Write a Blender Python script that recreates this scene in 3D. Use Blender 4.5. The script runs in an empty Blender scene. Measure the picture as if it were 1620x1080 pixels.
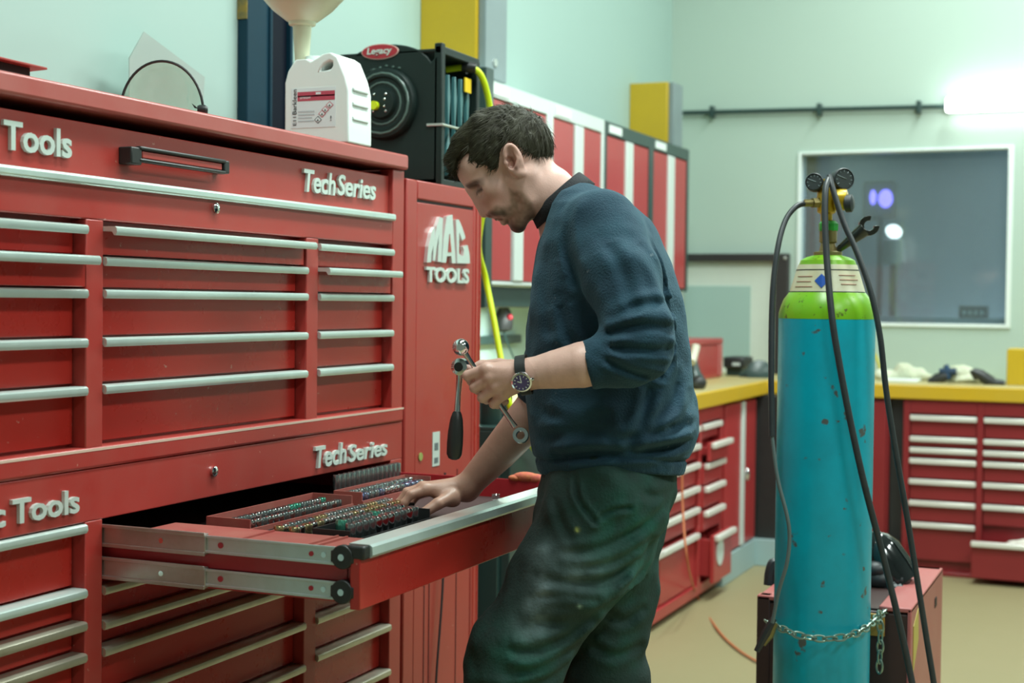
import bpy, bmesh, math, random
import numpy as np
from mathutils import Vector, Matrix
random.seed(7); rng = np.random.default_rng(7)
PI = math.pi
S = bpy.context.scene
COL = S.collection
# ------------------------------------------------------------------ camera
EYE = np.array([0.0, 0.0, 1.27])
FPX = 2300.0
YAW, PITCH, ROLL = math.radians(23.325), math.radians(-1.551), math.radians(0.63)
FW = np.array([math.cos(YAW)*math.cos(PITCH), math.sin(YAW)*math.cos(PITCH), math.sin(PITCH)])
_r0 = np.array([math.sin(YAW), -math.cos(YAW), 0.0]); _u0 = np.cross(_r0, FW)
RT = math.cos(ROLL)*_r0 + math.sin(ROLL)*_u0
UP = -math.sin(ROLL)*_r0 + math.cos(ROLL)*_u0
cam = bpy.data.cameras.new('camera'); camo = bpy.data.objects.new('camera', cam); COL.objects.link(camo)
M = Matrix.Identity(4)
for i in range(3):
    M[i][0] = RT[i]; M[i][1] = UP[i]; M[i][2] = -FW[i]; M[i][3] = EYE[i]
camo.matrix_world = M
cam.sensor_width = 36.0; cam.lens = FPX/1620*36.0; cam.clip_start = 0.05; cam.clip_end = 60
cam.dof.use_dof = True; cam.dof.focus_distance = 2.95; cam.dof.aperture_fstop = 3.6
S.camera = camo
# ------------------------------------------------------------------ light
w = bpy.data.worlds.new('world'); S.world = w; w.use_nodes = True
w.node_tree.nodes['Background'].inputs[0].default_value = (0.75, 1.0, 0.92, 1)
w.node_tree.nodes['Background'].inputs[1].default_value = 0.05
def area(name, loc, rot, sx, sy, power, color=(0.88, 1.0, 0.95)):
    l = bpy.data.lights.new(name, 'AREA'); l.shape = 'RECTANGLE'; l.size = sx; l.size_y = sy
    l.energy = power; l.color = color
    o = bpy.data.objects.new(name, l); COL.objects.link(o); o.location = loc; o.rotation_euler = rot
    return o
# rows of fluorescent tubes under the ceiling
for (x, y, p) in ((2.1, 0.75, 72), (4.4, 0.6, 88), (6.5, 0.3, 62), (0.4, -2.0, 62), (3.6, -2.4, 85), (6.6, -2.4, 40)):
    area('ceiling_tube_light', (x, y, 4.25), (0, 0, 0), 1.5, 0.3, p)
S.view_settings.view_transform = 'Standard'; S.view_settings.look = 'None'
S.view_settings.exposure = 0.4; S.view_settings.gamma = 1.0; S.view_settings.use_curve_mapping = False
S.cycles.use_denoising = True
S.cycles.max_bounces = 8
# ------------------------------------------------------------------ where a sight line meets a plane of the room
def ray(px, py): return FW + RT*(px-810)/FPX + UP*(540-py)/FPX
def atY(px, py, Y): d = ray(px, py); return EYE + d*(Y/d[1])
def atX(px, py, X): d = ray(px, py); return EYE + d*(X/d[0])
def atZ(px, py, Z): d = ray(px, py); return EYE + d*((Z-EYE[2])/d[2])
def at(px, py, dist): return EYE + ray(px, py)*dist
# ------------------------------------------------------------------ materials
def mat(name, color, rough=0.5, metal=0.0, noise=0.0, nscale=8.0, ncolor=None, bump=0.0, bscale=60.0,
        attr=None, coat=0.0, spec=0.5, emit=None, estr=0.0, alpha=1.0, trans=0.0, sss=0.0, rvar=0.0, speck=None, sthr=0.68, sscale=90.0):
    m = bpy.data.materials.new(name); m.use_nodes = True
    nt = m.node_tree; N = nt.nodes; L = nt.links
    b = N['Principled BSDF']
    b.inputs['Roughness'].default_value = rough; b.inputs['Metallic'].default_value = metal
    b.inputs['Coat Weight'].default_value = coat; b.inputs['Specular IOR Level'].default_value = spec
    b.inputs['Alpha'].default_value = alpha; b.inputs['Transmission Weight'].default_value = trans
    if sss: b.inputs['Subsurface Weight'].default_value = sss; b.inputs['Subsurface Radius'].default_value = (0.01, 0.004, 0.002); b.inputs['Subsurface Scale'].default_value = 0.6
    if emit: b.inputs['Emission Color'].default_value = (*emit, 1); b.inputs['Emission Strength'].default_value = estr
    tc = N.new('ShaderNodeTexCoord')
    src = None
    if attr:
        a = N.new('ShaderNodeAttribute'); a.attribute_name = attr; src = a.outputs['Color']
    else:
        c = N.new('ShaderNodeRGB'); c.outputs[0].default_value = (*color, 1); src = c.outputs[0]
    if noise > 0:
        n = N.new('ShaderNodeTexNoise'); n.inputs['Scale'].default_value = nscale; n.inputs['Detail'].default_value = 6; n.inputs['Roughness'].default_value = 0.65
        L.new(tc.outputs['Object'], n.inputs['Vector'])
        r = N.new('ShaderNodeMapRange'); r.inputs[1].default_value = 0.35; r.inputs[2].default_value = 0.75; r.inputs[3].default_value = 0; r.inputs[4].default_value = noise
        L.new(n.outputs['Fac'], r.inputs[0])
        mx = N.new('ShaderNodeMix'); mx.data_type = 'RGBA'
        L.new(r.outputs[0], mx.inputs[0]); L.new(src, mx.inputs[6])
        nc = ncolor or tuple(v*0.55 for v in color); mx.inputs[7].default_value = (*nc, 1)
        src = mx.outputs[2]
        if rvar:
            rr = N.new('ShaderNodeMapRange'); rr.inputs[1].default_value = 0.3; rr.inputs[2].default_value = 0.7
            rr.inputs[3].default_value = max(0.02, rough-rvar); rr.inputs[4].default_value = rough+rvar
            L.new(n.outputs['Fac'], rr.inputs[0]); L.new(rr.outputs[0], b.inputs['Roughness'])
    if speck:
        n2 = N.new('ShaderNodeTexNoise'); n2.inputs['Scale'].default_value = sscale; n2.inputs['Detail'].default_value = 3
        L.new(tc.outputs['Object'], n2.inputs['Vector'])
        r2 = N.new('ShaderNodeMapRange'); r2.inputs[1].default_value = sthr; r2.inputs[2].default_value = sthr+0.05; r2.inputs[3].default_value = 0; r2.inputs[4].default_value = 0.85
        L.new(n2.outputs['Fac'], r2.inputs[0])
        m2 = N.new('ShaderNodeMix'); m2.data_type = 'RGBA'
        L.new(r2.outputs[0], m2.inputs[0]); L.new(src, m2.inputs[6]); m2.inputs[7].default_value = (*speck, 1)
        src = m2.outputs[2]
    L.new(src, b.inputs['Base Color'])
    if bump > 0:
        n3 = N.new('ShaderNodeTexNoise'); n3.inputs['Scale'].default_value = bscale; n3.inputs['Detail'].default_value = 4
        L.new(tc.outputs['Object'], n3.inputs['Vector'])
        bp = N.new('ShaderNodeBump'); bp.inputs['Strength'].default_value = bump; bp.inputs['Distance'].default_value = 0.004
        L.new(n3.outputs['Fac'], bp.inputs['Height']); L.new(bp.outputs[0], b.inputs['Normal'])
    return m
def glass(name, tint, opac, gl=0.12):
    m = bpy.data.materials.new(name); m.use_nodes = True; nt = m.node_tree; N = nt.nodes; L = nt.links
    for n in list(N): N.remove(n)
    o = N.new('ShaderNodeOutputMaterial'); t = N.new('ShaderNodeBsdfTransparent'); d = N.new('ShaderNodeBsdfDiffuse'); g = N.new('ShaderNodeBsdfGlossy')
    t.inputs[0].default_value = (*tint, 1); d.inputs[0].default_value = (*tint, 1); g.inputs['Roughness'].default_value = 0.05
    m1 = N.new('ShaderNodeMixShader'); m1.inputs[0].default_value = opac; L.new(t.outputs[0], m1.inputs[1]); L.new(d.outputs[0], m1.inputs[2])
    m2 = N.new('ShaderNodeMixShader'); m2.inputs[0].default_value = gl; L.new(m1.outputs[0], m2.inputs[1]); L.new(g.outputs[0], m2.inputs[2])
    L.new(m2.outputs[0], o.inputs[0]); return m
RED = mat('red_enamel', (0.37, 0.033, 0.027), 0.38, noise=0.6, nscale=7, ncolor=(0.36, 0.065, 0.05), bump=0.03, bscale=220, coat=0.08, rvar=0.08, speck=(0.55, 0.28, 0.22), sthr=0.715, sscale=70)
REDD = mat('red_drawer_enamel', (0.44, 0.025, 0.018), 0.30, noise=0.35, nscale=4, ncolor=(0.36, 0.028, 0.02), bump=0.02, bscale=220, coat=0.08, rvar=0.08, speck=(0.5, 0.25, 0.2), sthr=0.725, sscale=60)
REDB = mat('red_cabinet_enamel', (0.42, 0.038, 0.04), 0.35, noise=0.2, nscale=4, coat=0.1)
ALU = mat('brushed_aluminium', (0.68, 0.83, 0.785), 0.28, 0.48, noise=0.35, nscale=9, ncolor=(0.42, 0.52, 0.50))
ALUD = mat('grimy_aluminium', (0.56, 0.54, 0.44), 0.36, 0.7, noise=0.6, nscale=7, ncolor=(0.26, 0.23, 0.14))
STEEL = mat('zinc_steel', (0.66, 0.69, 0.67), 0.32, 0.85, noise=0.4, nscale=30, ncolor=(0.4, 0.4, 0.38))
CHROME = mat('chrome', (0.82, 0.84, 0.86), 0.12, 1.0, noise=0.3, nscale=40, ncolor=(0.5, 0.5, 0.52))
BLACK = mat('black_plastic', (0.018, 0.020, 0.020), 0.42, noise=0.3, nscale=20, ncolor=(0.035, 0.04, 0.038))
RUBBER = mat('black_rubber', (0.022, 0.028, 0.032), 0.45, noise=0.4, nscale=30, ncolor=(0.05, 0.06, 0.06))
DARK = mat('dark_interior', (0.02, 0.012, 0.012), 0.7)
LETTER = mat('white_metal_lettering', (0.64, 0.74, 0.69), 0.35, 0.3)
WHITEP = mat('white_plastic', (0.80, 0.88, 0.85), 0.4, noise=0.1, nscale=6)
WALL = mat('painted_white_wall', (0.36, 0.505, 0.46), 0.65, noise=0.15, nscale=1.2, ncolor=(0.31, 0.47, 0.42), bump=0.03, bscale=30)
WALLB = mat('painted_pale_wall', (0.435, 0.55, 0.48), 0.65, noise=0.15, nscale=1.0, ncolor=(0.385, 0.52, 0.44), bump=0.03, bscale=30)
FLOORM = mat('painted_concrete_floor', (0.30, 0.255, 0.135), 0.5, noise=0.5, nscale=1.6, ncolor=(0.25, 0.225, 0.11), bump=0.05, bscale=40)
YELLOW = mat('yellow_paint', (0.55, 0.37, 0.012), 0.45, noise=0.3, nscale=7, ncolor=(0.42, 0.30, 0.02))
BENCH = mat('yellow_worktop', (0.60, 0.38, 0.015), 0.40, noise=0.3, nscale=6, ncolor=(0.52, 0.38, 0.06))
BENCHT = mat('worn_pale_worktop', (0.50, 0.44, 0.22), 0.45, noise=0.7, nscale=5, ncolor=(0.42, 0.30, 0.06))
GREY = mat('grey_paint', (0.22, 0.28, 0.29), 0.4, noise=0.2, nscale=6)
PALEGREY = mat('pale_grey_paint', (0.62, 0.70, 0.67), 0.3)
REDK = mat('shaded_red_enamel', (0.25, 0.020, 0.024), 0.38, noise=0.2, nscale=4, coat=0.05)  # cabinet red darkened: shade on the back run is put into the colour
DGREEN = mat('dark_green_grey_paint', (0.025, 0.055, 0.05), 0.3)
NAVY = mat('navy_steel_paint', (0.003, 0.032, 0.055), 0.5, spec=0.25, noise=0.3, nscale=12)
PLINTH = mat('pale_blue_plinth', (0.33, 0.46, 0.46), 0.45)
HOSEY = mat('yellow_green_hose', (0.62, 0.78, 0.01), 0.35)
TAGY = mat('yellow_tag', (0.8, 0.55, 0.01), 0.5)
LOGORED = mat('logo_red', (0.40, 0.02, 0.035), 0.4)
INK = mat('black_ink', (0.03, 0.04, 0.045), 0.5)
LABELRED = mat('label_red', (0.48, 0.06, 0.10), 0.5)
LABELW = mat('label_paper', (0.70, 0.79, 0.80), 0.5)
# ------------------------------------------------------------------ mesh builder
def off(p):
    v = Vector((0, 0, 0))
    while p is not None:
        v = v + Vector(p.location); p = p.parent
    return v
class MB:
    def __init__(s): s.v = []; s.f = []
    def add(s, vs, fs):
        n = len(s.v); s.v += [tuple(map(float, q)) for q in vs]; s.f += [tuple(i+n for i in f) for f in fs]; return s
    def box(s, x0, x1, y0, y1, z0, z1):
        return s.add([(x, y, z) for x in (x0, x1) for y in (y0, y1) for z in (z0, z1)],
                     [(0, 1, 3, 2), (4, 6, 7, 5), (0, 4, 5, 1), (2, 3, 7, 6), (0, 2, 6, 4), (1, 5, 7, 3)])
    def prism(s, pts, d):
        """closed outline pts (3-D) pushed along d"""
        n = len(pts); d = np.array(d, float); a = [np.array(p, float) for p in pts]; b = [p+d for p in a]
        fs = [tuple(range(n)), tuple(range(2*n-1, n-1, -1))] + [(i, (i+1) % n, n+(i+1) % n, n+i) for i in range(n)]
        return s.add(a+b, fs)
    def tube(s, pts, r, n=10, caps=True, closed=False):
        P = [np.array(p, float) for p in pts]; m = len(P)
        rs = r if hasattr(r, '__len__') else [r]*m
        vs = []; u = None
        for i, p in enumerate(P):
            t = (P[(i+1) % m]-P[i-1]) if closed else (P[min(i+1, m-1)]-P[max(i-1, 0)])
            t = t/(np.linalg.norm(t)+1e-12)
            if u is None:
                u = np.cross(t, (0, 0, 1.0)) if abs(t[2]) < 0.9 else np.cross(t, (1.0, 0, 0))
            u = u-t*(u@t); u /= np.linalg.norm(u)+1e-12; q = np.cross(t, u)
            vs += [p+rs[i]*(math.cos(2*PI*k/n)*u+math.sin(2*PI*k/n)*q) for k in range(n)]
        fs = [(i*n+k, i*n+(k+1) % n, (i+1)*n+(k+1) % n, (i+1)*n+k) for i in range(m-1) for k in range(n)]
        if closed: fs += [((m-1)*n+k, (m-1)*n+(k+1) % n, (k+1) % n, k) for k in range(n)]
        elif caps: fs += [tuple(range(n-1, -1, -1)), tuple((m-1)*n+k for k in range(n))]
        return s.add(vs, fs)
    def cyl(s, a, b, r0, r1=None, n=20):
        return s.tube([a, b], [r0, r0 if r1 is None else r1], n)
    def lathe(s, prof, c=(0, 0, 0), axis=(0, 0, 1), n=32):
        ax = np.array(axis, float); ax /= np.linalg.norm(ax)
        u = np.cross(ax, (0, 0, 1.0)) if abs(ax[2]) < 0.9 else np.array((1.0, 0, 0)); u /= np.linalg.norm(u); q = np.cross(ax, u)
        c = np.array(c, float); vs = []; m = len(prof)
        for (r, h) in prof:
            vs += [c+ax*h+max(r, 1e-5)*(math.cos(2*PI*k/n)*u+math.sin(2*PI*k/n)*q) for k in range(n)]
        fs = [(i*n+k, i*n+(k+1) % n, (i+1)*n+(k+1) % n, (i+1)*n+k) for i in range(m-1) for k in range(n)]
        fs += [tuple(range(n-1, -1, -1)), tuple((m-1)*n+k for k in range(n))]
        return s.add(vs, fs)
    def ball(s, c, r, nu=18, nv=12):
        r = r if hasattr(r, '__len__') else (r, r, r)
        vs = [(c[0]+r[0]*math.sin(PI*j/nv)*math.cos(2*PI*i/nu), c[1]+r[1]*math.sin(PI*j/nv)*math.sin(2*PI*i/nu), c[2]+r[2]*math.cos(PI*j/nv)) for j in range(1, nv) for i in range(nu)]
        fs = [(j*nu+i, j*nu+(i+1) % nu, (j+1)*nu+(i+1) % nu, (j+1)*nu+i) for j in range(nv-2) for i in range(nu)]
        t = len(vs); vs += [(c[0], c[1], c[2]+r[2]), (c[0], c[1], c[2]-r[2])]
        fs += [(i, t, (i+1) % nu) for i in range(nu)] + [((nv-2)*nu+i, (nv-2)*nu+(i+1) % nu, t+1) for i in range(nu)]
        return s.add(vs, fs)
    def xf(s, mtx):
        s.v = [tuple(mtx @ Vector(p)) for p in s.v]; return s
    def build(s, name, m, parent=None, bevel=0.0, smooth=True, seg=2):
        o_ = off(parent)
        me = bpy.data.meshes.new(name)
        me.from_pydata([(x-o_[0], y-o_[1], z-o_[2]) for x, y, z in s.v], [], s.f)
        bm = bmesh.new(); bm.from_mesh(me); bmesh.ops.recalc_face_normals(bm, faces=bm.faces)
        bm.to_mesh(me); bm.free()
        if smooth:
            me.shade_smooth(); me.set_sharp_from_angle(angle=math.radians(38))
        me.materials.append(m)
        o = bpy.data.objects.new(name, me); COL.objects.link(o)
        if parent is not None: o.parent = parent
        if bevel:
            b = o.modifiers.new('bevel', 'BEVEL'); b.width = bevel; b.segments = seg; b.limit_method = 'ANGLE'; b.angle_limit = math.radians(40)
        return o
def tag(o, label, cat, group=None, kind=None):
    o['label'] = label; o['category'] = cat
    if group: o['group'] = group
    if kind: o['kind'] = kind
    return o
def thing(name, label, cat, loc=(0, 0, 0), group=None):
    o = bpy.data.objects.new(name, None); COL.objects.link(o); o.location = tuple(map(float, loc)); o.empty_display_size = 0.05
    return tag(o, label, cat, group)
def struct(o):
    o['kind'] = 'structure'; return o
def spline(pts, n=8):
    P = [np.array(p, float) for p in pts]; P = [2*P[0]-P[1]]+P+[2*P[-1]-P[-2]]; out = []
    for i in range(1, len(P)-2):
        for k in range(n):
            t = k/n
            out.append(0.5*((2*P[i])+(-P[i-1]+P[i+1])*t+(2*P[i-1]-5*P[i]+4*P[i+1]-P[i+2])*t*t+(-P[i-1]+3*P[i]-3*P[i+1]+P[i+2])*t**3))
    out.append(P[-2]); return out
def text_mb(body, width, height, depth, shear=0.0, bold=0.0):
    """letters as a mesh in x (right) and z (up), front facing -y, lower left at the origin"""
    cu = bpy.data.curves.new('t', 'FONT'); cu.body = body; cu.extrude = 0.5; cu.offset = bold; cu.shear = shear; cu.resolution_u = 3
    o = bpy.data.objects.new('t', cu); COL.objects.link(o)
    dg = bpy.context.evaluated_depsgraph_get(); me = bpy.data.meshes.new_from_object(o.evaluated_get(dg))
    V = np.array([v.co[:] for v in me.vertices]); F = [tuple(p.vertices) for p in me.polygons]
    bpy.data.objects.remove(o); bpy.data.curves.remove(cu); bpy.data.meshes.remove(me)
    lo = V.min(0); hi = V.max(0)
    x = (V[:, 0]-lo[0])*(width/(hi[0]-lo[0])); z = (V[:, 1]-lo[1])*(height/(hi[1]-lo[1])); y = (V[:, 2]-lo[2])/(hi[2]-lo[2])*-depth
    b = MB(); b.add(np.stack([x, y, z], 1), F); return b
# ================================================================== the room
WL, WB = 2.40, 7.75         # left wall plane (y), back wall plane (x)
CEIL = 4.6
struct(MB().box(-3, 10.2, -5, WL+0.1, -0.1, 0).build('floor', FLOORM))
struct(MB().box(-3, WB, WL, WL+0.1, 0, CEIL).build('wall_left', WALL))
HALL = mat('dim_hall_wall', (0.16, 0.19, 0.18), 0.7)
struct(MB().box(-3.1, -3, -5, WL+0.1, 0, CEIL).build('wall_rear', HALL))
struct(MB().box(-3, WB, -5.1, -5, 0, CEIL).build('wall_right', HALL))
struct(MB().box(-3, 10.2, -5.1, WL+0.1, CEIL, CEIL+0.1).build('ceiling', HALL))
wy0, wy1, wz0, wz1 = 0.60, 1.685, 1.165, 2.085
b = MB(); T = WB+0.12
b.box(WB, T, wy1, WL+0.1, 0, CEIL).box(WB, T, -5, wy0, 0, CEIL).box(WB, T, wy0, wy1, 0, wz0).box(WB, T, wy0, wy1, wz1, CEIL)
struct(b.build('wall_back', WALLB, smooth=False))
# internal window into the office behind
wn = bpy.data.objects.new('window_1', None); COL.objects.link(wn); wn.location = (WB, (wy0+wy1)/2, wz0); struct(wn)
b = MB(); t = 0.022
b.box(WB-0.012, T, wy0-0.002, wy0+t, wz0, wz1).box(WB-0.012, T, wy1-t*0.6, wy1+0.002, wz0, wz1).box(WB-0.012, T, wy0+t, wy1-t*0.6, wz0, wz0+0.018).box(WB-0.012, T, wy0+t, wy1-t*0.6, wz1-0.012, wz1)
b.build('window_frame', WHITEP, wn, bevel=0.002)
MB().box(WB+0.05, WB+0.056, wy0+t, wy1-t*0.6, wz0+0.018, wz1-0.012).build('window_pane', glass('office_glass', (0.62, 0.72, 0.74), 0.10, 0.08), wn)
ROOMG = mat('office_grey_wall', (0.27, 0.33, 0.36), 0.6, noise=0.7, nscale=0.9, ncolor=(0.16, 0.24, 0.27))
b = MB()
b.box(10.0, 10.1, -0.9, WL, 0, 3).box(T, 10.0, -1.0, -0.9, 0, 3).box(T, 10.0, WL, WL+0.1, 0, 3).box(T, 10.0, -0.9, WL, 3, 3.1)
struct(b.build('wall_office', ROOMG, smooth=False))
area('office_light', (8.9, 0.2, 2.95), (0, 0, 0), 1.0, 0.5, 20, (0.85, 0.95, 1.0))
area('office_fill_light', (9.45, 0.6, 0.35), (0, math.radians(-120), 0), 0.3, 1.6, 24, (0.92, 0.94, 1.0))  # added lamp out of sight below the sill, brightens the lower office wall
DKO = mat('office_dark', (0.05, 0.06, 0.07), 0.6)
PURP = mat('violet_lamp', (0.2, 0.1, 0.9), 0.4, emit=(0.25, 0.17, 1.0), estr=4.0)
o = thing('office_lamp', 'small violet lamp glowing in the dim room behind the window', 'lamp', atX(1392, 320, 9.0))
p = atX(1392, 316, 9.0)
MB().box(p[0]+0.02, p[0]+0.12, p[1]-0.09, p[1]+0.11, p[2]-0.12, p[2]+0.12).build('lamp_housing', DKO, o, bevel=0.02)
MB().ball(atX(1401, 314, 8.99), (0.03, 0.042, 0.055)).build('bulb', PURP, o)
MB().ball(atX(1381, 312, 8.99), (0.03, 0.018, 0.045)).build('bulb', PURP, o)
MB().box(p[0]+0.05, p[0]+0.08, p[1]-0.01, p[1]+0.02, 0, p[2]-0.1).build('stand', DKO, o)
p = atX(1414, 366, 9.0)
o = thing('desk_lamp', 'small bright white lamp with a pale shade behind the window', 'lamp', (p[0], p[1], 0))
b = MB(); b.ball(p, (0.03, 0.05, 0.04)); b.xf(Matrix.Translation(Vector(p)) @ Matrix.Rotation(0.4, 4, 'X') @ Matrix.Translation(-Vector(p))); b.build('bulb', mat('white_lamp', (1, 1, 1), 0.4, emit=(1, 1, 0.95), estr=4.0), o)
MB().lathe([(0.05, -0.2), (0.075, -0.19), (0.06, -0.05), (0.03, -0.04)], p).build('shade', mat('lamp_shade_grey', (0.45, 0.5, 0.5), 0.5), o)
MB().cyl((p[0], p[1], 0.0), (p[0], p[1], p[2]-0.2), 0.02).build('stem', DKO, o)
p = atX(1278, 300, 8.3)
o = tag(MB().box(8.25, 8.9, p[1]-0.06, p[1]+0.30, 0, 2.3).build('office_cabinet', DKO, bevel=0.01), 'dark tall cabinet behind the left side of the window', 'cabinet')
p0 = atX(1517, 497, 8.1); p1 = atX(1563, 484, 8.1)
o = thing('storage_box', 'small black box on the sill inside the window', 'box', (8.1, p0[1], p0[2]))
MB().box(8.08, 8.16, p1[1], p0[1], p0[2]-0.02, p1[2]).build('case', BLACK, o, bevel=0.006)
b = MB()
for k in range(4):
    y = p1[1]+(p0[1]-p1[1])*(0.2+0.2*k); b.box(8.072, 8.082, y-0.008, y+0.008, p0[2], p0[2]+0.02)
b.build('button', PALEGREY, o)
tag(MB().box(8.0, 8.5, p1[1]-0.6, p0[1]+0.7, p0[2]-0.06, p0[2]-0.02).box(8.05, 8.1, p1[1]-0.5, p1[1]-0.45, 0, p0[2]-0.06).box(8.05, 8.1, p0[1]+0.5, p0[1]+0.55, 0, p0[2]-0.06).box(8.4, 8.45, p1[1]-0.5, p1[1]-0.45, 0, p0[2]-0.06).box(8.4, 8.45, p0[1]+0.5, p0[1]+0.55, 0, p0[2]-0.06).build('desk', ROOMG), 'grey desk in the room behind the window', 'desk')
# steel column against the left wall
b = MB(); b.box(3.545, 3.665, 2.365, WL, 0, CEIL); b.box(3.655, 3.668, 2.358, WL, 0, CEIL); b.box(3.785, 3.80, 2.37, WL, 0, CEIL)
col = struct(b.build('trim_1', NAVY, bevel=0.003))
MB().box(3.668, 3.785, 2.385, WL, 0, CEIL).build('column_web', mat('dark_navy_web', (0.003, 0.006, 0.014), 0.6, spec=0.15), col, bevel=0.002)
p = atX(383, 30, 3.545)
MB().box(3.5425, 3.5455, 2.366, WL, p[2], p[2]+0.5).build('painted_band', mat('dirty_ochre', (0.30, 0.20, 0.02), 0.6, noise=0.9, nscale=30, ncolor=(0.05, 0.08, 0.06)), col)
# yellow wall boxes with a grey cover plate
def wall_box(label, x0, x1, z0, z1, yfront):
    o = thing('wall_box', label, 'wall box', (x0, WL, z0), 'yellow wall boxes')
    MB().box(x0, x1-0.02, yfront, WL, z0, z1).build('box_body', YELLOW, o, bevel=0.004)
    MB().box(x0+0.02, x1+0.05, yfront-0.03, yfront, z0-0.06, z1).build('cover_plate', GREY, o, bevel=0.004)
    MB().cyl((x0+0.10, yfront-0.036, z0+0.0), (x0+0.10, yfront-0.03, z0+0.0), 0.014).build('bolt', STEEL, o)
p = atY(750, 90, 2.16)
wall_box('large yellow wall box with grey plate, reaching above the picture over the hose reel', 4.70, 4.86, 2.13, 3.0, 2.18)
wall_box('small yellow wall box with grey side above the last red wall cupboard', 7.04, 7.16, 2.055, 2.385, 2.20)
# conduit and tube lamp on the back wall
cz = 2.305
o = thing('wall_pipe', 'thin dark green pipe with three clips running along the pale back wall', 'pipe', (WB-0.03, 1.6, cz))
MB().tube([(WB-0.03, 2.335, 2.318), (WB-0.03, 0.90, 2.292)], 0.0125).build('pipe', DGREEN, o)
for y, z in ((2.158, 2.316), (1.575, 2.304), (1.064, 2.295)):
    MB().box(WB-0.047, WB, y-0.012, y+0.012, z-0.032, z+0.032).build('clip', DGREEN, o, bevel=0.004)
o = thing('tube_lamp', 'glowing white fluorescent tube lamp on the back wall at the right', 'lamp', (WB, 0.2, 2.3))
MB().box(WB-0.03, WB, -0.63, 0.935, 2.262, 2.338).build('lamp_body', WHITEP, o, bevel=0.004)
MB().box(WB-0.095, WB-0.031, -0.62, 0.925, 2.258, 2.335).build('diffuser', mat('lit_diffuser', (1, 1, 1), 0.4, emit=(0.95, 1.0, 0.98), estr=7.5), o, bevel=0.015)
# ================================================================== cupboards and benches along the walls
UY = 2.07
def cupboard(label, x0, x1, frame):
    o = thing('wall_cupboard', label, 'wall cupboard', (x0, WL, 1.33), 'red wall cupboards')
    z0, z1 = 1.33, 2.035; t = 0.03
    b = MB().box(x0, x1, UY+0.02, WL, z0, z1)
    b.box(x0, x0+t, UY, UY+0.03, z0, z1).box(x1-t, x1, UY, UY+0.03, z0, z1).box(x0+t, x1-t, UY, UY+0.03, z1-0.055, z1).box(x0+t, x1-t, UY, UY+0.03, z0, z0+0.012)
    b.build('frame', frame, o, bevel=0.002)
    xm = (x0+x1)/2; hw = 0.048
    for k, (a, c) in enumerate(((x0+t+0.004, xm-hw), (xm+hw, x1-t-0.004))):
        MB().box(a, c, UY+0.004, UY+0.02, z0+0.015, z1-0.06).build('door', REDB, o, bevel=0.003)
    MB().box(xm-hw+0.003, xm+hw-0.003, UY-0.006, UY+0.02, z0+0.015, z1-0.06).build('grip_strip', PALEGREY, o, bevel=0.004)
    MB().box(x0+0.05, x0+0.21, UY-0.003, UY, z1-0.045, z1-0.012).build('name_plate', WHITEP, o)
cupboard('red double wall cupboard with pale frame, partly behind his head', 4.535, 5.145, PALEGREY)  # reflected gloss is put into the pale frame colour, here and on the next
cupboard('red wall cupboard just right of his head, pale frame', 5.15, 5.755, PALEGREY)
cupboard('red wall cupboard with dark frame above his shoulder, second from the corner', 5.76, 6.395, DGREEN)
cupboard('red wall cupboard with dark frame nearest the back wall', 6.40, 7.0, DGREEN)
tag(MB().box(4.47, 4.53, 2.03, WL, 1.25, 2.06).build('end_panel', DGREEN, bevel=0.003), 'dark upright end panel beside the first red wall cupboard', 'panel')
# rail under the cupboards with a hanging plug
o = thing('tool_rail', 'dark rail on the wall under the red cupboards', 'rail', (4.6, WL, 1.1))
MB().box(4.45, 5.6, 2.10, 2.16, 1.25, 1.325).box(4.45, 5.6, WL-0.03, WL, 1.10, 1.135).build('bar', DGREEN, o, bevel=0.003)
for x in (4.55, 4.95, 5.4):
    MB().box(x, x+0.02, 2.16, WL, 1.27, 1.30).build('bracket', DGREEN, o)
p = atY(797, 505, 2.34)
o = thing('hanging_plug', 'black plug with a thin cord hanging from the rail left of his chest', 'plug', p)
MB().lathe([(0.012, -0.05), (0.035, -0.04), (0.04, 0.0), (0.03, 0.03), (0.012, 0.06)], p, n=14).build('plug_body', BLACK, o)
MB().tube(spline([p+np.array(q) for q in ((0, 0, -0.05), (0.02, -0.02, -0.12), (0.10, -0.03, -0.2), (0.25, -0.02, -0.26))]), 0.004, 6).build('cord', DGREEN, o)
MB().ball(p+np.array((-0.02, -0.035, 0.01)), 0.012).build('red_spot', LOGORED, o)
area('under_cupboard_light', (4.9, 2.2, 1.24), (0, 0, 0), 0.9, 0.08, 7)
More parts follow.
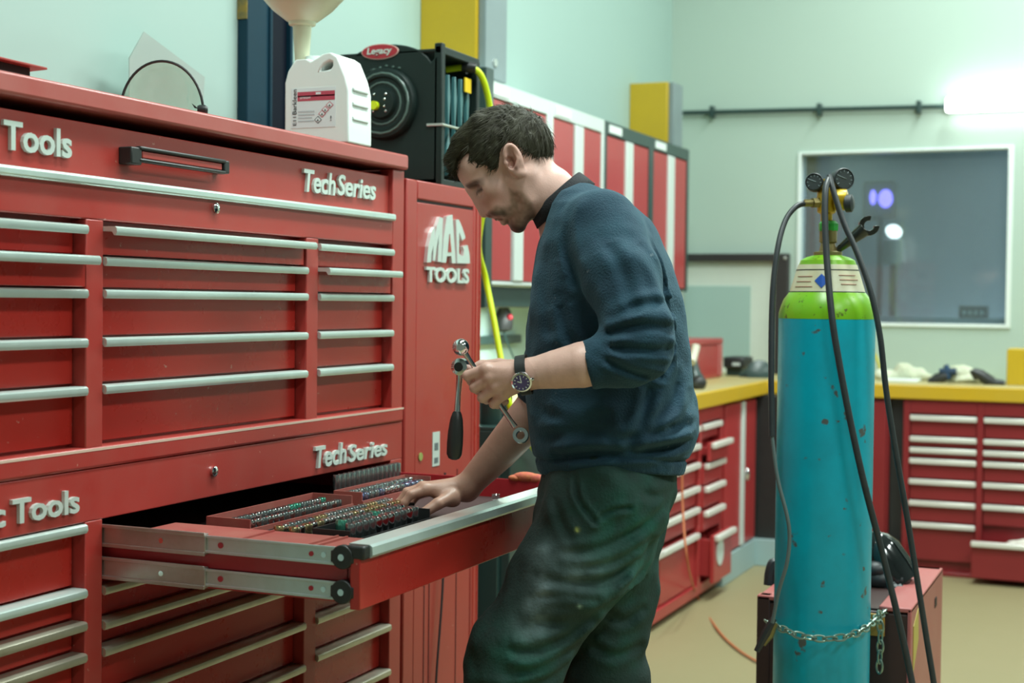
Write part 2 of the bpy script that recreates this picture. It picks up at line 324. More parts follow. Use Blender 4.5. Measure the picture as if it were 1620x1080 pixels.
# worktop: one L-shaped slab
BX, BY = 7.06, 1.67
o = thing('worktop', 'long yellow L-shaped worktop along the left and back walls', 'worktop', (6.5, 2.0, 0.83))
MB().prism([(4.90, WL, 0.832), (4.90, BY, 0.832), (BX, BY, 0.832), (BX, -0.9, 0.832), (WB, -0.9, 0.832), (WB, WL, 0.832)], (0, 0, 0.066)).build('slab', BENCH, o, bevel=0.004)
MB().prism([(4.90, WL, 0.898), (4.90, BY+0.012, 0.898), (BX+0.012, BY+0.012, 0.898), (BX+0.012, -0.9, 0.898), (WB, -0.9, 0.898), (WB, WL, 0.898)], (0, 0, 0.002)).build('worn_top', BENCHT, o)
HND = mat('pale_drawer_ledge', (0.74, 0.74, 0.68), 0.35, 0.2)
def run_drawer(parent, axis, a0, a1, z0, z1, face, pull=0.0, name='drawer', m=REDB):
    """a drawer front with a ledge handle; axis 'x': front faces -y, axis 'y': front faces -x"""
    f = face-pull
    bx = (lambda b, p, q, d0, d1, u, v: b.box(p, q, d0, d1, u, v)) if axis == 'x' else (lambda b, p, q, d0, d1, u, v: b.box(d0, d1, p, q, u, v))
    b = MB(); bx(b, a0, a1, f+0.012, f+0.03, z0, z1)
    if pull > 0.02:
        bx(b, a0+0.02, a0+0.03, f+0.03, face+0.05, z0+0.02, z1-0.02); bx(b, a1-0.03, a1-0.02, f+0.03, face+0.05, z0+0.02, z1-0.02); bx(b, a0+0.02, a1-0.02, f+0.03, face+0.05, z0+0.02, z0+0.03)
    d = b.build(name, m, parent, bevel=0.003)
    h = MB(); bx(h, a0-0.002, a1+0.002, f-0.012, f+0.012, z1-0.024, z1+0.001)
    h.build('handle', HND, d, bevel=0.005)
    return d
FY = 1.70
# drawer unit on the left run
o = thing('drawer_cabinet', 'red drawer cabinet under the left worktop, behind his hips', 'drawer cabinet', (5.2, FY, 0), 'red base cabinets')
MB().box(4.90, 6.34, FY+0.05, WL-0.02, 0.03, 0.83).box(4.90, 4.94, FY, FY+0.06, 0.03, 0.83).box(5.96, 6.0, FY, FY+0.06, 0.03, 0.83).box(6.30, 6.34, FY, FY+0.06, 0.03, 0.83).box(4.94, 5.96, FY, FY+0.06, 0.78, 0.83).box(6.0, 6.30, FY, FY+0.06, 0.765, 0.83).box(4.94, 5.96, FY, FY+0.06, 0.03, 0.075).box(6.0, 6.3, FY, FY+0.06, 0.03, 0.075).build('carcass', REDB, o, bevel=0.003)
for z1, z0 in ((0.755, 0.69), (0.68, 0.615), (0.60, 0.51), (0.50, 0.42), (0.41, 0.325)):
    run_drawer(o, 'x', 5.46, 5.955, z0, z1, FY)
    run_drawer(o, 'x', 4.945, 5.45, z0, z1, FY)
for z1, z0, pl in ((0.755, 0.69, 0), (0.68, 0.60, 0.05), (0.59, 0.50, 0.02), (0.49, 0.40, 0.02), (0.385, 0.30, 0.02)):
    run_drawer(o, 'x', 6.005, 6.295, z0, z1, FY, pl)
for a0, a1 in ((4.945, 5.45), (5.46, 5.955)):
    run_drawer(o, 'x', a0, a1, 0.08, 0.30, FY)
dr = run_drawer(o, 'x', 6.005, 6.295, 0.08, 0.285, FY, 0.07)
q = atY(1140, 872, FY-0.062)
MB().prism([q+np.array((0.055*math.cos(k*PI/8), 0, 0.06*math.sin(k*PI/8))) for k in range(16)], (0, 0.004, 0)).build('round_sticker', PALEGREY, dr)
o = thing('base_cabinet', 'red base cabinet with tall doors beside the dark corner post', 'base cabinet', (6.4, FY, 0), 'red base cabinets')
MB().box(6.36, 6.96, FY+0.03, WL-0.02, 0.13, 0.83).build('carcass', REDB, o, bevel=0.003)
for a, c in ((6.375, 6.66), (6.72, 6.95)):
    MB().box(a, c, FY, FY+0.03, 0.14, 0.815).build('door', REDB, o, bevel=0.003)
MB().box(6.662, 6.718, FY-0.008, FY+0.03, 0.14, 0.815).build('grip_strip', PALEGREY, o, bevel=0.004)
q = atY(1182, 750, FY-0.012); MB().ball(q, (0.018, 0.014, 0.03)).build('lock', CHROME, o)
o = thing('base_cabinet', 'dark green base cabinet beside the locker, mostly behind his arm', 'base cabinet', (3.95, FY, 0))
MB().box(3.92, 4.88, FY+0.03, WL-0.02, 0.13, 0.888).build('carcass', DGREEN, o, bevel=0.003)
MB().box(3.92, 4.88, FY-0.01, WL-0.02, 0.888, 0.90).build('top_board', DGREEN, o, bevel=0.002)
MB().box(3.92, 4.88, FY-0.014, FY-0.0095, 0.886, 0.902).build('top_edge', mat('pale_edge', (0.55, 0.58, 0.36), 0.5), o)
for a, c in ((3.94, 4.40), (4.41, 4.87)):
    MB().box(a, c, FY, FY+0.03, 0.14, 0.86).build('door', DGREEN, o, bevel=0.003)
b = MB(); b.box(3.92, 4.88, FY+0.005, FY+0.04, 0, 0.13); b.box(6.345, 6.955, FY-0.005, FY+0.03, 0, 0.13); b.box(6.955, 6.99, 1.0, FY+0.03, 0, 0.13)
struct(b.build('baseboard_left', PLINTH, bevel=0.003))
tag(MB().box(6.985, 7.12, BY+0.03, WL, 0.13, 0.83).box(6.985, 7.12, 1.60, BY+0.03, 0.13, 0.83).build('corner_post', BLACK, bevel=0.003), 'black corner post between the two red cabinet runs', 'post')
FX = 7.08
o = thing('base_cabinet', 'red base cabinet behind the blue gas cylinder', 'base cabinet', (FX, 1.3, 0), 'red base cabinets')
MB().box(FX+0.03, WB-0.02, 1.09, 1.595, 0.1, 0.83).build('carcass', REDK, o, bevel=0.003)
for a, c in ((1.10, 1.31), (1.36, 1.59)):
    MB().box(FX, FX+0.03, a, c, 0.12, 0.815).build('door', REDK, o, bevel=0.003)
MB().box(FX-0.006, FX+0.03, 1.312, 1.358, 0.12, 0.815).build('grip_strip', PALEGREY, o, bevel=0.004)
tag(MB().box(FX+0.05, WB, 1.022, 1.088, 0.0, 0.83).build('gap_filler', BLACK, bevel=0.003), 'black box in place of the dark gap left of the right-hand drawer cabinet', 'post')  # solid black box drawn for the shade in the gap between cabinets
o = thing('drawer_cabinet', 'red two-column drawer cabinet with one bottom drawer ajar, right side of the room', 'drawer cabinet', (FX, 0.7, 0), 'red base cabinets')
y0, y1, ya, yb = 0.30, 1.02, 0.655, 0.68
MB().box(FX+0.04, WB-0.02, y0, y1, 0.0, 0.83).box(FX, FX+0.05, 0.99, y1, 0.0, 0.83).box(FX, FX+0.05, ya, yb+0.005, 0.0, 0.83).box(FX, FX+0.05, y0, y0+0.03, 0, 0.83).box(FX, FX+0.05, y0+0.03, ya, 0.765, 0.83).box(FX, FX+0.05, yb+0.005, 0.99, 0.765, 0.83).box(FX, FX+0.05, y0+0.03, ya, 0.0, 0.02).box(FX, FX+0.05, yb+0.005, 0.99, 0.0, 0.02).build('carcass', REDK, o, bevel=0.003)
zs = [0.755, 0.655, 0.602, 0.55, 0.452, 0.35, 0.247]
for i, z1 in enumerate(zs):
    z0 = (zs+[0.03])[i+1]+0.006
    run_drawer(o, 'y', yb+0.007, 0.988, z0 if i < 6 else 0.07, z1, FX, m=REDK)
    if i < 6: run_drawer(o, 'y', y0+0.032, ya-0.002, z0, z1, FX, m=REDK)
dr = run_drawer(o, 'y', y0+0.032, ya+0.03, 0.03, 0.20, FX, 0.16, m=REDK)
o = tag(MB().ball((FX-0.05, 0.42, 0.175), (0.07, 0.10, 0.04)).ball((FX-0.04, 0.50, 0.17), (0.05, 0.05, 0.03)).build('rag', mat('white_rag', (0.7, 0.68, 0.6), 0.9, bump=0.6, bscale=40)), 'white rag in the half-open bottom drawer at the right', 'rag')
# dark framed tool board in the corner of the back wall
o = thing('tool_board', 'pale tool board with a dark frame above the worktop corner', 'tool board', (WB, 2.0, 0.9))
MB().box(WB-0.02, WB-0.002, 1.75, 2.33, 0.90, 1.51).build('panel', mat('pale_board', (0.66, 0.72, 0.64), 0.6, noise=0.3, nscale=2), o)
MB().box(WB-0.06, WB-0.002, 1.722, 1.79, 0.90, 1.545).box(WB-0.06, WB-0.002, 1.79, 2.33, 1.503, 1.545).build('frame', mat('board_frame', (0.028, 0.025, 0.025), 0.5), o, bevel=0.003)
p = atX(1242, 408, WB-0.062); MB().ball(p, 0.008).build('screw', STEEL, o)
MB().box(WB-0.03, WB-0.018, 1.93, 2.30, 0.98, 1.37).build('white_sheet', WALL, o)
# ================================================================== red tool chest (upper unit), roll cabinet (lower unit), side locker
D = 1.75
COLS = ((1.745, 2.110), (2.158, 2.868), (2.920, 3.284))
XL, XR = 1.68, 3.345
chest = thing('tool_chest', 'large red upper tool chest with lid and three columns of drawers', 'tool chest', (2.5, D, 0.976))
b = MB()
b.box(XL, XR, D+0.035, 2.33, 0.978, 1.40)                        # carcass
b.box(XL, XL+0.02, D+0.035, 2.33, 1.40, 1.605).box(XR-0.02, XR, D+0.035, 2.33, 1.40, 1.605).box(XL, XR, 2.31, 2.33, 1.40, 1.605)
b.box(XL, XR, D+0.035, 2.31, 1.40, 1.42)
b.box(XL, COLS[0][0], D, D+0.04, 0.995, 1.60).box(COLS[0][1], COLS[1][0], D, D+0.04, 0.995, 1.412).box(COLS[1][1], COLS[2][0], D, D+0.04, 0.995, 1.412).box(COLS[2][1], XR, D, D+0.04, 0.995, 1.605)
b.box(COLS[0][0], COLS[2][1], D, D+0.04, 1.412, 1.474)           # rail with the lock
b.build('carcass', RED, chest, bevel=0.0025)
b = MB().box(XL, XR, D-0.004, D+0.05, 0.958, 0.997)
b.build('base_strip', RED, chest, bevel=0.006)
MB().box(XL, XR, D-0.0045, D-0.001, 0.990, 0.9945).build('pale_line', mat('pale_line_paint', (0.62, 0.45, 0.36), 0.4), chest)  # thin paler line along the base strip
# lid
lid = MB().box(XL-0.004, XR-0.002, D-0.014, 2.335, 1.607, 1.645).build('lid', mat('hazy_red_lid', (0.42, 0.085, 0.075), 0.36, noise=0.5, nscale=7, ncolor=(0.46, 0.16, 0.14), coat=0.1, rvar=0.08), chest, bevel=0.006)  # pinkish reflected haze put into the lid colour, with dusty mottling
MB().box(COLS[0][0]-0.02, 3.283, D+0.012, D+0.03, 1.474, 1.587).build('lid_front_panel', RED, chest, bevel=0.002)
MB().box(XL+0.03, 3.283, D-0.012, D+0.014, 1.472, 1.490).build('trim_strip', ALU, chest, bevel=0.005)
b = MB().lathe([(0.010, 0), (0.011, 0.006), (0.006, 0.009)], (2.507, D, 1.456), (0, -1, 0), 16)
b.build('lock', CHROME, chest)
hb = MB().box(2.215, 2.247, D-0.018, D+0.013, 1.520, 1.553).box(2.515, 2.535, D-0.018, D+0.013, 1.528, 1.555).box(2.24, 2.52, D-0.02, D-0.004, 1.548, 1.556).box(2.24, 2.52, D-0.02, D-0.004, 1.526, 1.533)
hh = hb.build('lid_handle', BLACK, chest, bevel=0.003)
MB().box(2.25, 2.51, D-0.016, D-0.004, 1.5335, 1.5475).build('grip_insert', RED, hh, bevel=0.002)
def letters(parent, word, x0, x1, z0, z1, y, bold=0.02, m=LETTER, shear=0.0, before=None):
    b = text_mb(word, x1-x0, z1-z0, 0.007, shear, bold); b.v = [(x+x0, v+y, z+z0) for x, v, z in b.v]
    if before:
        wd, wr, gp = before
        c = text_mb(wd, wr*(x1-x0), z1-z0, 0.007, shear, bold); xs = x0-gp-wr*(x1-x0)
        b.add([(x+xs, v+y, z+z0) for x, v, z in c.v], c.f)
    return b.build('lettering', m, parent, smooth=False)
letters(chest, 'Tech', 2.863, 3.005, 1.517, 1.569, D+0.012, shear=0.12)
letters(chest, 'Series', 3.015, 3.203, 1.520, 1.570, D+0.012, shear=0.12)
letters(chest, 'Tools', 1.908, 2.078, 1.517, 1.567, D+0.012, 0.022, before=('Mac', 0.62, 0.016))
def chest_drawer(parent, x0, x1, z0, z1, pull=0.0, m=REDD, hm=ALU, dx=0.0, name='drawer', twist=0.0):
    f = D-pull
    d = MB().box(x0+0.003, x1-0.003, f+0.027, f+0.034+min(pull, 0.02), z0+0.003, z1-0.004).build(name, m, parent, bevel=0.0015)
    h = MB(); z = z1
    prof = [(f+0.028, z-0.001), (f-0.003, z-0.001), (f-0.007, z-0.004), (f-0.008, z-0.012), (f-0.005, z-0.0175), (f-0.001, z-0.0175), (f+0.004, z-0.010), (f+0.028, z-0.010)]
    h.prism([(x0+0.001+dx, y, zz) for y, zz in prof], (x1-x0-0.002, 0, 0))
    hd = h.build('handle', hm, d, smooth=True)
    return d
ZT = [1.402, 1.346, 1.286, 1.197, 1.110, 1.000]
for ci, (x0, x1) in enumerate(COLS):
    for r in range(5):
        dx, pull = 0.0, 0.0
        if ci == 0 and r == 1: pull = 0.028
        if ci == 2 and r == 1: pull = 0.024
        if ci == 1 and r == 0: pull = 0.022
        chest_drawer(chest, x0, x1, ZT[r+1], ZT[r], pull, dx=dx)
# ------------------------------------------------------------------ roll cabinet with the big drawer pulled out
cab = thing('roll_cabinet', 'red lower tool cabinet with a wide drawer of sockets pulled open', 'tool cabinet', (2.5, D, 0.0))
BZ0, BZ1 = 0.745, 0.862
b = MB()
b.box(XL, XR, D+0.035, 2.33, 0.13, BZ0-0.004)
b.box(XL, XR, D+0.035, 2.33, BZ1, 0.955)
b.box(XL, COLS[1][0]-0.004, D+0.035, 2.33, BZ0-0.004, BZ1).box(COLS[2][1]+0.004, XR, D+0.035, 2.33, BZ0-0.004, BZ1).box(COLS[1][0], COLS[2][1], 2.30, 2.33, BZ0, BZ1)
b.box(XL, COLS[0][0], D, D+0.04, 0.13, 0.955).box(COLS[0][1], COLS[1][0], D, D+0.04, 0.13, 0.862).box(COLS[1][1], COLS[2][0], D, D+0.04, 0.13, BZ0-0.006).box(COLS[2][1], XR, D, D+0.04, 0.13, 0.862)
b.box(COLS[0][0], XR, D, D+0.04, BZ1, 0.957)
b.box(COLS[0][0], COLS[2][1], D, D+0.04, 0.13, 0.16)
b.build('carcass', RED, cab, bevel=0.002)
MB().lathe([(0.010, 0), (0.011, 0.006), (0.006, 0.009)], (2.506, D, 0.914), (0, -1, 0), 16).build('lock', CHROME, cab)
letters(cab, 'Tech', 2.902, 3.046, 0.879, 0.930, D, shear=0.12)
letters(cab, 'Series', 3.056, 3.253, 0.879, 0.921, D, shear=0.12)
letters(cab, 'Tools', 1.917, 2.087, 0.883, 0.926, D, 0.022, before=('Mac', 0.62, 0.016))
L1 = [0.860, 0.742, 0.682, 0.624, 0.532, 0.432, 0.33, 0.165]
for r in range(7): chest_drawer(cab, *COLS[0], L1[r+1], L1[r], hm=ALU if r < 2 else ALUD)
L2 = [0.738, 0.673, 0.623, 0.530, 0.432, 0.33, 0.165]
for r in range(6): chest_drawer(cab, *COLS[1], L2[r+1], L2[r], hm=ALUD)
L3 = [0.738, 0.673, 0.623, 0.531, 0.443, 0.328, 0.165]
for r in range(6): chest_drawer(cab, *COLS[2], L3[r+1], L3[r], hm=ALUD)
for x in (1.76, 3.26):
    for y in (1.85, 2.24):
        MB().lathe([(0.05, -0.02), (0.06, -0.018), (0.06, 0.018), (0.05, 0.02)], (x, y, 0.06), (1, 0, 0), 20).box(x-0.03, x+0.03, y-0.035, y+0.035, 0.10, 0.13).build('caster', RUBBER, cab)
# the pulled-out drawer: front at YF
YF = 1.208; dx0, dx1 = COLS[1][0]+0.004, COLS[2][1]-0.004; ZB0, ZB1 = 0.750, 0.846
b = MB()
t = 0.012
b.box(dx0+t, dx1-t, YF+0.02, YF+0.034, ZB0, ZB1-0.004)                         # inner front
b.box(dx0+t, dx0+t+0.003, YF+0.03, 2.28, ZB0, ZB1-0.004).box(dx1-t-0.003, dx1-t, YF+0.03, 2.28, ZB0, ZB1-0.01)
b.box(dx0+t, dx1-t, 2.27, 2.28, ZB0, ZB1-0.01).box(dx0+t, dx1-t, YF+0.03, 2.28, ZB0+0.030, ZB0+0.038)
big = b.build('open_drawer', mat('bright_red_drawer', (0.46, 0.022, 0.03), 0.33, noise=0.2, nscale=6, coat=0.15), cab, bevel=0.001)
MB().box(dx0-0.002, dx1+0.002, YF, YF+0.02, ZB0-0.008, ZB1-0.012).build('drawer_front', REDD, big, bevel=0.002)
h = MB(); z = ZB1+0.006
prof = [(YF+0.034, z), (YF-0.006, z), (YF-0.011, z-0.004), (YF-0.012, z-0.018), (YF-0.008, z-0.023), (YF, z-0.023), (YF+0.004, z-0.006), (YF+0.034, z-0.006)]
h.prism([(dx0+0.02, y, zz) for y, zz in prof], (dx1-dx0-0.03, 0, 0)); h.build('handle', ALU, big)
b = MB().box(dx0-0.003, dx0+0.021, YF-0.008, YF+0.03, ZB1-0.018, ZB1+0.006); b.build('handle_end', BLACK, big, bevel=0.004)
SL = mat('slide_steel', (0.62, 0.66, 0.66), 0.3, 0.8, noise=0.4, nscale=18, ncolor=(0.45, 0.42, 0.36))
SLD = mat('greasy_slide_steel', (0.50, 0.46, 0.43), 0.3, 0.8, noise=0.5, nscale=25, ncolor=(0.35, 0.28, 0.2))
for zc in (0.831, 0.771):
    b = MB(); x = dx0+t
    b.box(x-0.008, x, YF+0.02, 1.53, zc-0.013, zc+0.013).box(x-0.011, x-0.006, YF+0.02, 1.53, zc-0.016, zc-0.011).box(x-0.011, x-0.006, YF+0.02, 1.53, zc+0.011, zc+0.016)
    s_ = b.build('slide', SL, big, bevel=0.001)
    b = MB().box(x-0.013, x-0.002, 1.525, 1.80, zc-0.019, zc+0.019).box(x-0.016, x-0.012, 1.525, 1.80, zc-0.021, zc-0.014).box(x-0.016, x-0.012, 1.525, 1.80, zc+0.014, zc+0.021)
    b.build('slide', SLD, big, bevel=0.001)
    MB().cyl((x-0.017, YF+0.035, zc), (x-0.004, YF+0.035, zc), 0.021, n=22).box(x-0.015, x-0.004, YF+0.012, YF+0.058, zc-0.010, zc+0.010).build('roller', BLACK, big, bevel=0.002)
    MB().cyl((x-0.0195, YF+0.035, zc), (x-0.016, YF+0.035, zc), 0.006, n=12).build('roller_pin', CHROME, big)
    MB().cyl((x-0.0095, YF+0.075, zc), (x-0.007, YF+0.075, zc), 0.005, n=12).cyl((x-0.0145, 1.62, zc), (x-0.011, 1.62, zc), 0.005, n=12).build('rivet', CHROME, big)
    MB().cyl((x-0.0095, YF+0.10, zc), (x-0.007, YF+0.10, zc), 0.0045, n=12).cyl((x-0.0095, 1.495, zc), (x-0.007, 1.495, zc), 0.0055, n=12).build('screw', LOGORED, big)
# red tray in the near left of the drawer, and socket trays
TR = mat('dusty_red_tray', (0.34, 0.07, 0.06), 0.45, noise=0.6, nscale=14, ncolor=(0.40, 0.17, 0.13))
o = thing('tray', 'flat dusty red tray lying in the near left of the open drawer', 'tray', (2.25, 1.45, 0.76))
b = MB().box(dx0+0.02, 2.36, YF+0.04, 1.735, 0.826, 0.829).box(dx0+0.02, dx0+0.023, YF+0.04, 1.735, 0.789, 0.828).box(2.357, 2.36, YF+0.04, 1.735, 0.789, 0.828).box(dx0+0.02, 2.36, YF+0.04, YF+0.043, 0.789, 0.828)
b.build('tray_body', TR, o, bevel=0.001)
for y in (1.34, 1.36, 1.50): MB().box(dx0+0.03, 2.35, y, y+0.003, 0.829, 0.833).build('ridge', TR, o)
MB().box(2.365, dx1-0.02, YF+0.04, 2.2, ZB0+0.0385, ZB0+0.0405).build('drawer_liner', mat('dark_drawer_liner', (0.05, 0.022, 0.022), 0.7, noise=0.4, nscale=30), big)
def socket_tray(name, label, x0, x1, y0, y1, z, h, m):
    o = thing(name, label, 'socket tray', ((x0+x1)/2, (y0+y1)/2, z))
    MB().box(x0, x1, y0, y1, z, z+0.003).build('base', BLACK, o)
    b = MB().box(x0-0.003, x0, y0, y1, z, z+h).box(x1, x1+0.003, y0, y1, z, z+h).box(x0-0.003, x1+0.003, y1, y1+0.003, z, z+h).box(x0-0.003, x1+0.003, y0-0.003, y0, z, z+h*0.6)
    b.build('rim', m, o)
    return o
fz = ZB0+0.041
socket_tray('socket_tray', 'red-rimmed tray of chrome sockets just left of his fingers', 2.86, 3.20, 1.595, 1.665, fz, 0.048, TR)
socket_tray('socket_tray', 'red-rimmed tray with two rows of small dark sockets, rear left of the open drawer', 2.42, 2.82, 1.60, 1.70, fz, 0.045, TR)
socket_tray('socket_tray', 'low black tray of small brassy sockets across the middle of the open drawer', 2.39, 2.88, 1.475, 1.55, fz, 0.030, BLACK)
socket_tray('socket_tray', 'black tray of tall shiny sockets nearest the drawer front', 2.38, 2.71, 1.352, 1.43, fz, 0.046, BLACK)
SOCK = {}
def socket_mesh(r, h, m):
    b = MB().lathe([(r*0.55, h*0.55), (r*0.62, h), (r*0.9, h), (r, h*0.95), (r, h*0.55), (r*0.82, h*0.45), (r*0.82, 0.0)], (0, 0, 0), n=12)
    o = b.build('socket', m); me = o.data; bpy.data.objects.remove(o); return me
BRASSY = mat('brassy_steel', (0.66, 0.55, 0.30), 0.25, 0.95)
DKCHR = mat('dark_chrome', (0.36, 0.42, 0.42), 0.22, 0.9)
GRNCHR = mat('green_tinted_chrome', (0.16, 0.62, 0.46), 0.2, 0.85)
BLUECHR = mat('blue_tinted_chrome', (0.40, 0.46, 0.68), 0.15, 0.95)
def socket_row(label, group, x0, x1, y, n, r0, r1, h, mats, z=None, jit=0.0):
    for k in range(n):
        f = k/(n-1); r = r0+(r1-r0)*f; m = mats[int(rng.integers(len(mats)))] if len(mats) > 1 else mats[0]
        key = (round(r, 4), h, m.name)
        if key not in SOCK: SOCK[key] = socket_mesh(r, h, m)
        o = bpy.data.objects.new('socket', SOCK[key]); COL.objects.link(o)
        o.location = (x0+(x1-x0)*f, y+float(rng.uniform(-jit, jit)), fz+0.003 if z is None else z)
        tag(o, label, 'socket', group)
socket_row('tall dark socket standing in the row at the back of the open drawer', 'tall dark sockets at the back of the drawer', 2.96, 3.26, 1.72, 14, 0.0095, 0.0105, 0.066, [DKCHR])
socket_row('chrome socket in the red-rimmed tray by his fingers', 'chrome sockets in the red-rimmed tray', 2.88, 3.18, 1.615, 13, 0.009, 0.0115, 0.038, [CHROME, BLUECHR, BLUECHR, DKCHR])
socket_row('chrome socket in the red-rimmed tray by his fingers', 'chrome sockets in the red-rimmed tray', 2.88, 3.18, 1.645, 13, 0.009, 0.0115, 0.042, [CHROME, DKCHR])
socket_row('small dark chrome socket in the rear left tray of the drawer', 'small sockets in the rear left tray', 2.44, 2.80, 1.625, 18, 0.008, 0.0098, 0.034, [DKCHR, CHROME, DKCHR])
socket_row('small dark chrome socket in the rear left tray of the drawer', 'small sockets in the rear left tray', 2.44, 2.80, 1.665, 18, 0.008, 0.0098, 0.036, [DKCHR, CHROME, GRNCHR])
socket_row('small brassy socket in the middle tray of the drawer', 'brassy sockets in the middle tray', 2.41, 2.86, 1.495, 20, 0.0095, 0.011, 0.036, [BRASSY, BRASSY, CHROME])
socket_row('small brassy socket in the middle tray of the drawer', 'brassy sockets in the middle tray', 2.41, 2.86, 1.53, 20, 0.0095, 0.011, 0.036, [BRASSY, CHROME, DKCHR])
socket_row('tall shiny socket in the front tray nearest the drawer handle', 'tall sockets in the front tray', 2.42, 2.68, 1.375, 11, 0.0105, 0.0118, 0.050, [CHROME, DKCHR, DKCHR])
socket_row('tall shiny socket in the front tray nearest the drawer handle', 'tall sockets in the front tray', 2.44, 2.68, 1.408, 10, 0.0105, 0.0118, 0.052, [DKCHR, CHROME, GRNCHR])
for p in ((3.02, 1.335), (3.07, 1.36), (3.16, 1.40)):
    o = bpy.data.objects.new('socket', socket_mesh(0.010, 0.022, CHROME)); COL.objects.link(o); o.location = (p[0], p[1], fz)
    tag(o, 'short loose chrome socket lying near his wrist in the drawer', 'socket', 'loose sockets near his wrist')
# ------------------------------------------------------------------ side locker
loc = thing('side_locker', 'tall red side locker with silver lettering, right of the tool chest', 'locker', (3.6, D, 0))
sx0, sx1 = 3.36, 3.83
MB().box(sx0, sx1, D+0.02, 2.33, 0.06, 1.588).box(sx0, 3.42, D, D+0.022, 0.06, 1.588).box(3.775, sx1, D, D+0.022, 0.06, 1.588).box(3.42, 3.775, D, D+0.022, 1.538, 1.588).build('carcass', RED, loc, bevel=0.004)
MB().box(3.4215, 3.771, D+0.001, D+0.022, 0.09, 1.530).build('door', RED, loc, bevel=0.002)
MB().box(3.417, 3.773, D+0.004, D+0.012, 1.531, 1.538).build('slot', DARK, loc)
MB().box(3.79, 3.795, D-0.002, D+0.004, 0.06, 1.57).box(3.815, 3.818, D-0.002, D+0.004, 0.06, 1.57).build('edge_fold', REDD, loc)
P = atY
def logo(pts):  # outline on the door face
    q = [P(460+x/4, 240+y/4, D) for x, y in pts]
    b = MB().prism([(v[0], D+0.001, v[2]) for v in q], (0, -0.010, 0)); return b.build('lettering', LOGOM, loc, smooth=False)
LOGOM = mat('silver_logo', (0.78, 0.84, 0.82), 0.25, 0.6)
logo([(843, 700), (852, 600), (872, 510), (892, 475), (893, 560), (905, 470), (925, 412), (945, 420), (940, 520), (934, 697), (912, 695), (920, 520), (905, 600), (894, 690), (882, 690), (884, 590), (872, 640), (868, 698)])
logo([(938, 700), (948, 560), (968, 410), (1005, 398), (1014, 540), (1026, 705), (1002, 705), (998, 660), (970, 660), (964, 702)])
logo([(1027, 430), (1045, 428), (1068, 480), (1088, 545), (1066, 562), (1048, 505), (1046, 640), (1060, 660), (1075, 655), (1078, 620), (1072, 600), (1100, 590), (1112, 640), (1116, 706), (1036, 706)])
MB().prism([(v[0], D-0.0095, v[2]) for v in [P(460+x/4, 240+y/4, D) for x, y in ((976, 635), (986, 520), (996, 635))]], (0, -0.001, 0)).build('letter_gap', RED, loc, smooth=False)
q0 = P(671, 446, D); q1 = P(739, 423, D)
letters(loc, 'TOOLS', q0[0], P(739, 440, D)[0], q0[2], q1[2]-0.004, D, bold=0.035)
# tags low on the locker door
MB().box(3.523, 3.566, D-0.0006, D+0.0008, 0.822, 0.915).build('sticker', mat('silver_sticker', (0.62, 0.72, 0.68), 0.3, 0.2), loc)
MB().box(3.533, 3.556, D-0.0012, D, 0.83, 0.845).box(3.533, 3.556, D-0.0012, D, 0.865, 0.885).build('sticker_print', mat('grey_print', (0.12, 0.15, 0.16), 0.5), loc)
MB().lathe([(0.011, 0), (0.011, 0.002)], (3.451, D, 0.856), (0, -1, 0), 12).build('green_sticker', mat('green_sticker', (0.30, 0.36, 0.10), 0.5), loc)
for x in (3.48, 3.51, 3.68):
    MB().box(x, x+0.002, D-0.0005, D+0.001, 0.09, 0.80).build('seam', DARK, loc)
tag(MB().tube(spline([(3.585, D-0.008, 0.80), (3.57, D-0.012, 0.5), (3.54, D-0.010, 0.25), (3.52, D-0.012, 0.02), (3.50, D-0.08, 0.006)]), 0.0035, 6).build('cable', RUBBER), 'thin dark cable hanging down the locker door below the drawer', 'cable')
q = atX(832, 743, 3.272)
tag(MB().ball((3.275, q[1], 0.842), (0.016, 0.036, 0.013)).ball((3.275, q[1]-0.025, 0.84), (0.014, 0.022, 0.012)).ball((3.272, q[1]+0.028, 0.839), (0.014, 0.018, 0.008)).build('rag', mat('pinkish_red_cloth', (0.58, 0.10, 0.10), 0.8, bump=0.5, bscale=90, noise=0.8, nscale=22, ncolor=(0.66, 0.36, 0.04))), 'small red and yellow cloth on the right rim of the open drawer by his belt', 'cloth')
# ================================================================== things on top of the chest and the locker
TOPZ = 1.645
# jerry can
jc = thing('jerry_can', 'white plastic jerry can with a printed label, standing on the tool chest', 'jerry can', (3.05, 1.99, TOPZ))
CANW = mat('white_hdpe', (0.78, 0.86, 0.83), 0.38, sss=0.0, noise=0.06, nscale=5)
JX = 3.03
def jcp(px, py): return atX(px, py, JX)
yl, yr = jcp(450, 200)[1], jcp(549, 200)[1]; JD = 0.115
# front outline in y (px right) and z, with the handle hole
outl = [(450, 208), (450, 128), (456, 110), (464, 100), (471, 92), (496, 92), (503, 96), (513, 92), (525, 86), (543, 84), (556, 92), (563, 106), (572, 124), (578, 145), (579, 210), (579, 236), (450, 236)]
hole = [(521, 113), (524, 107), (532, 100), (540, 97), (546, 99), (547, 105), (543, 110), (535, 112)]
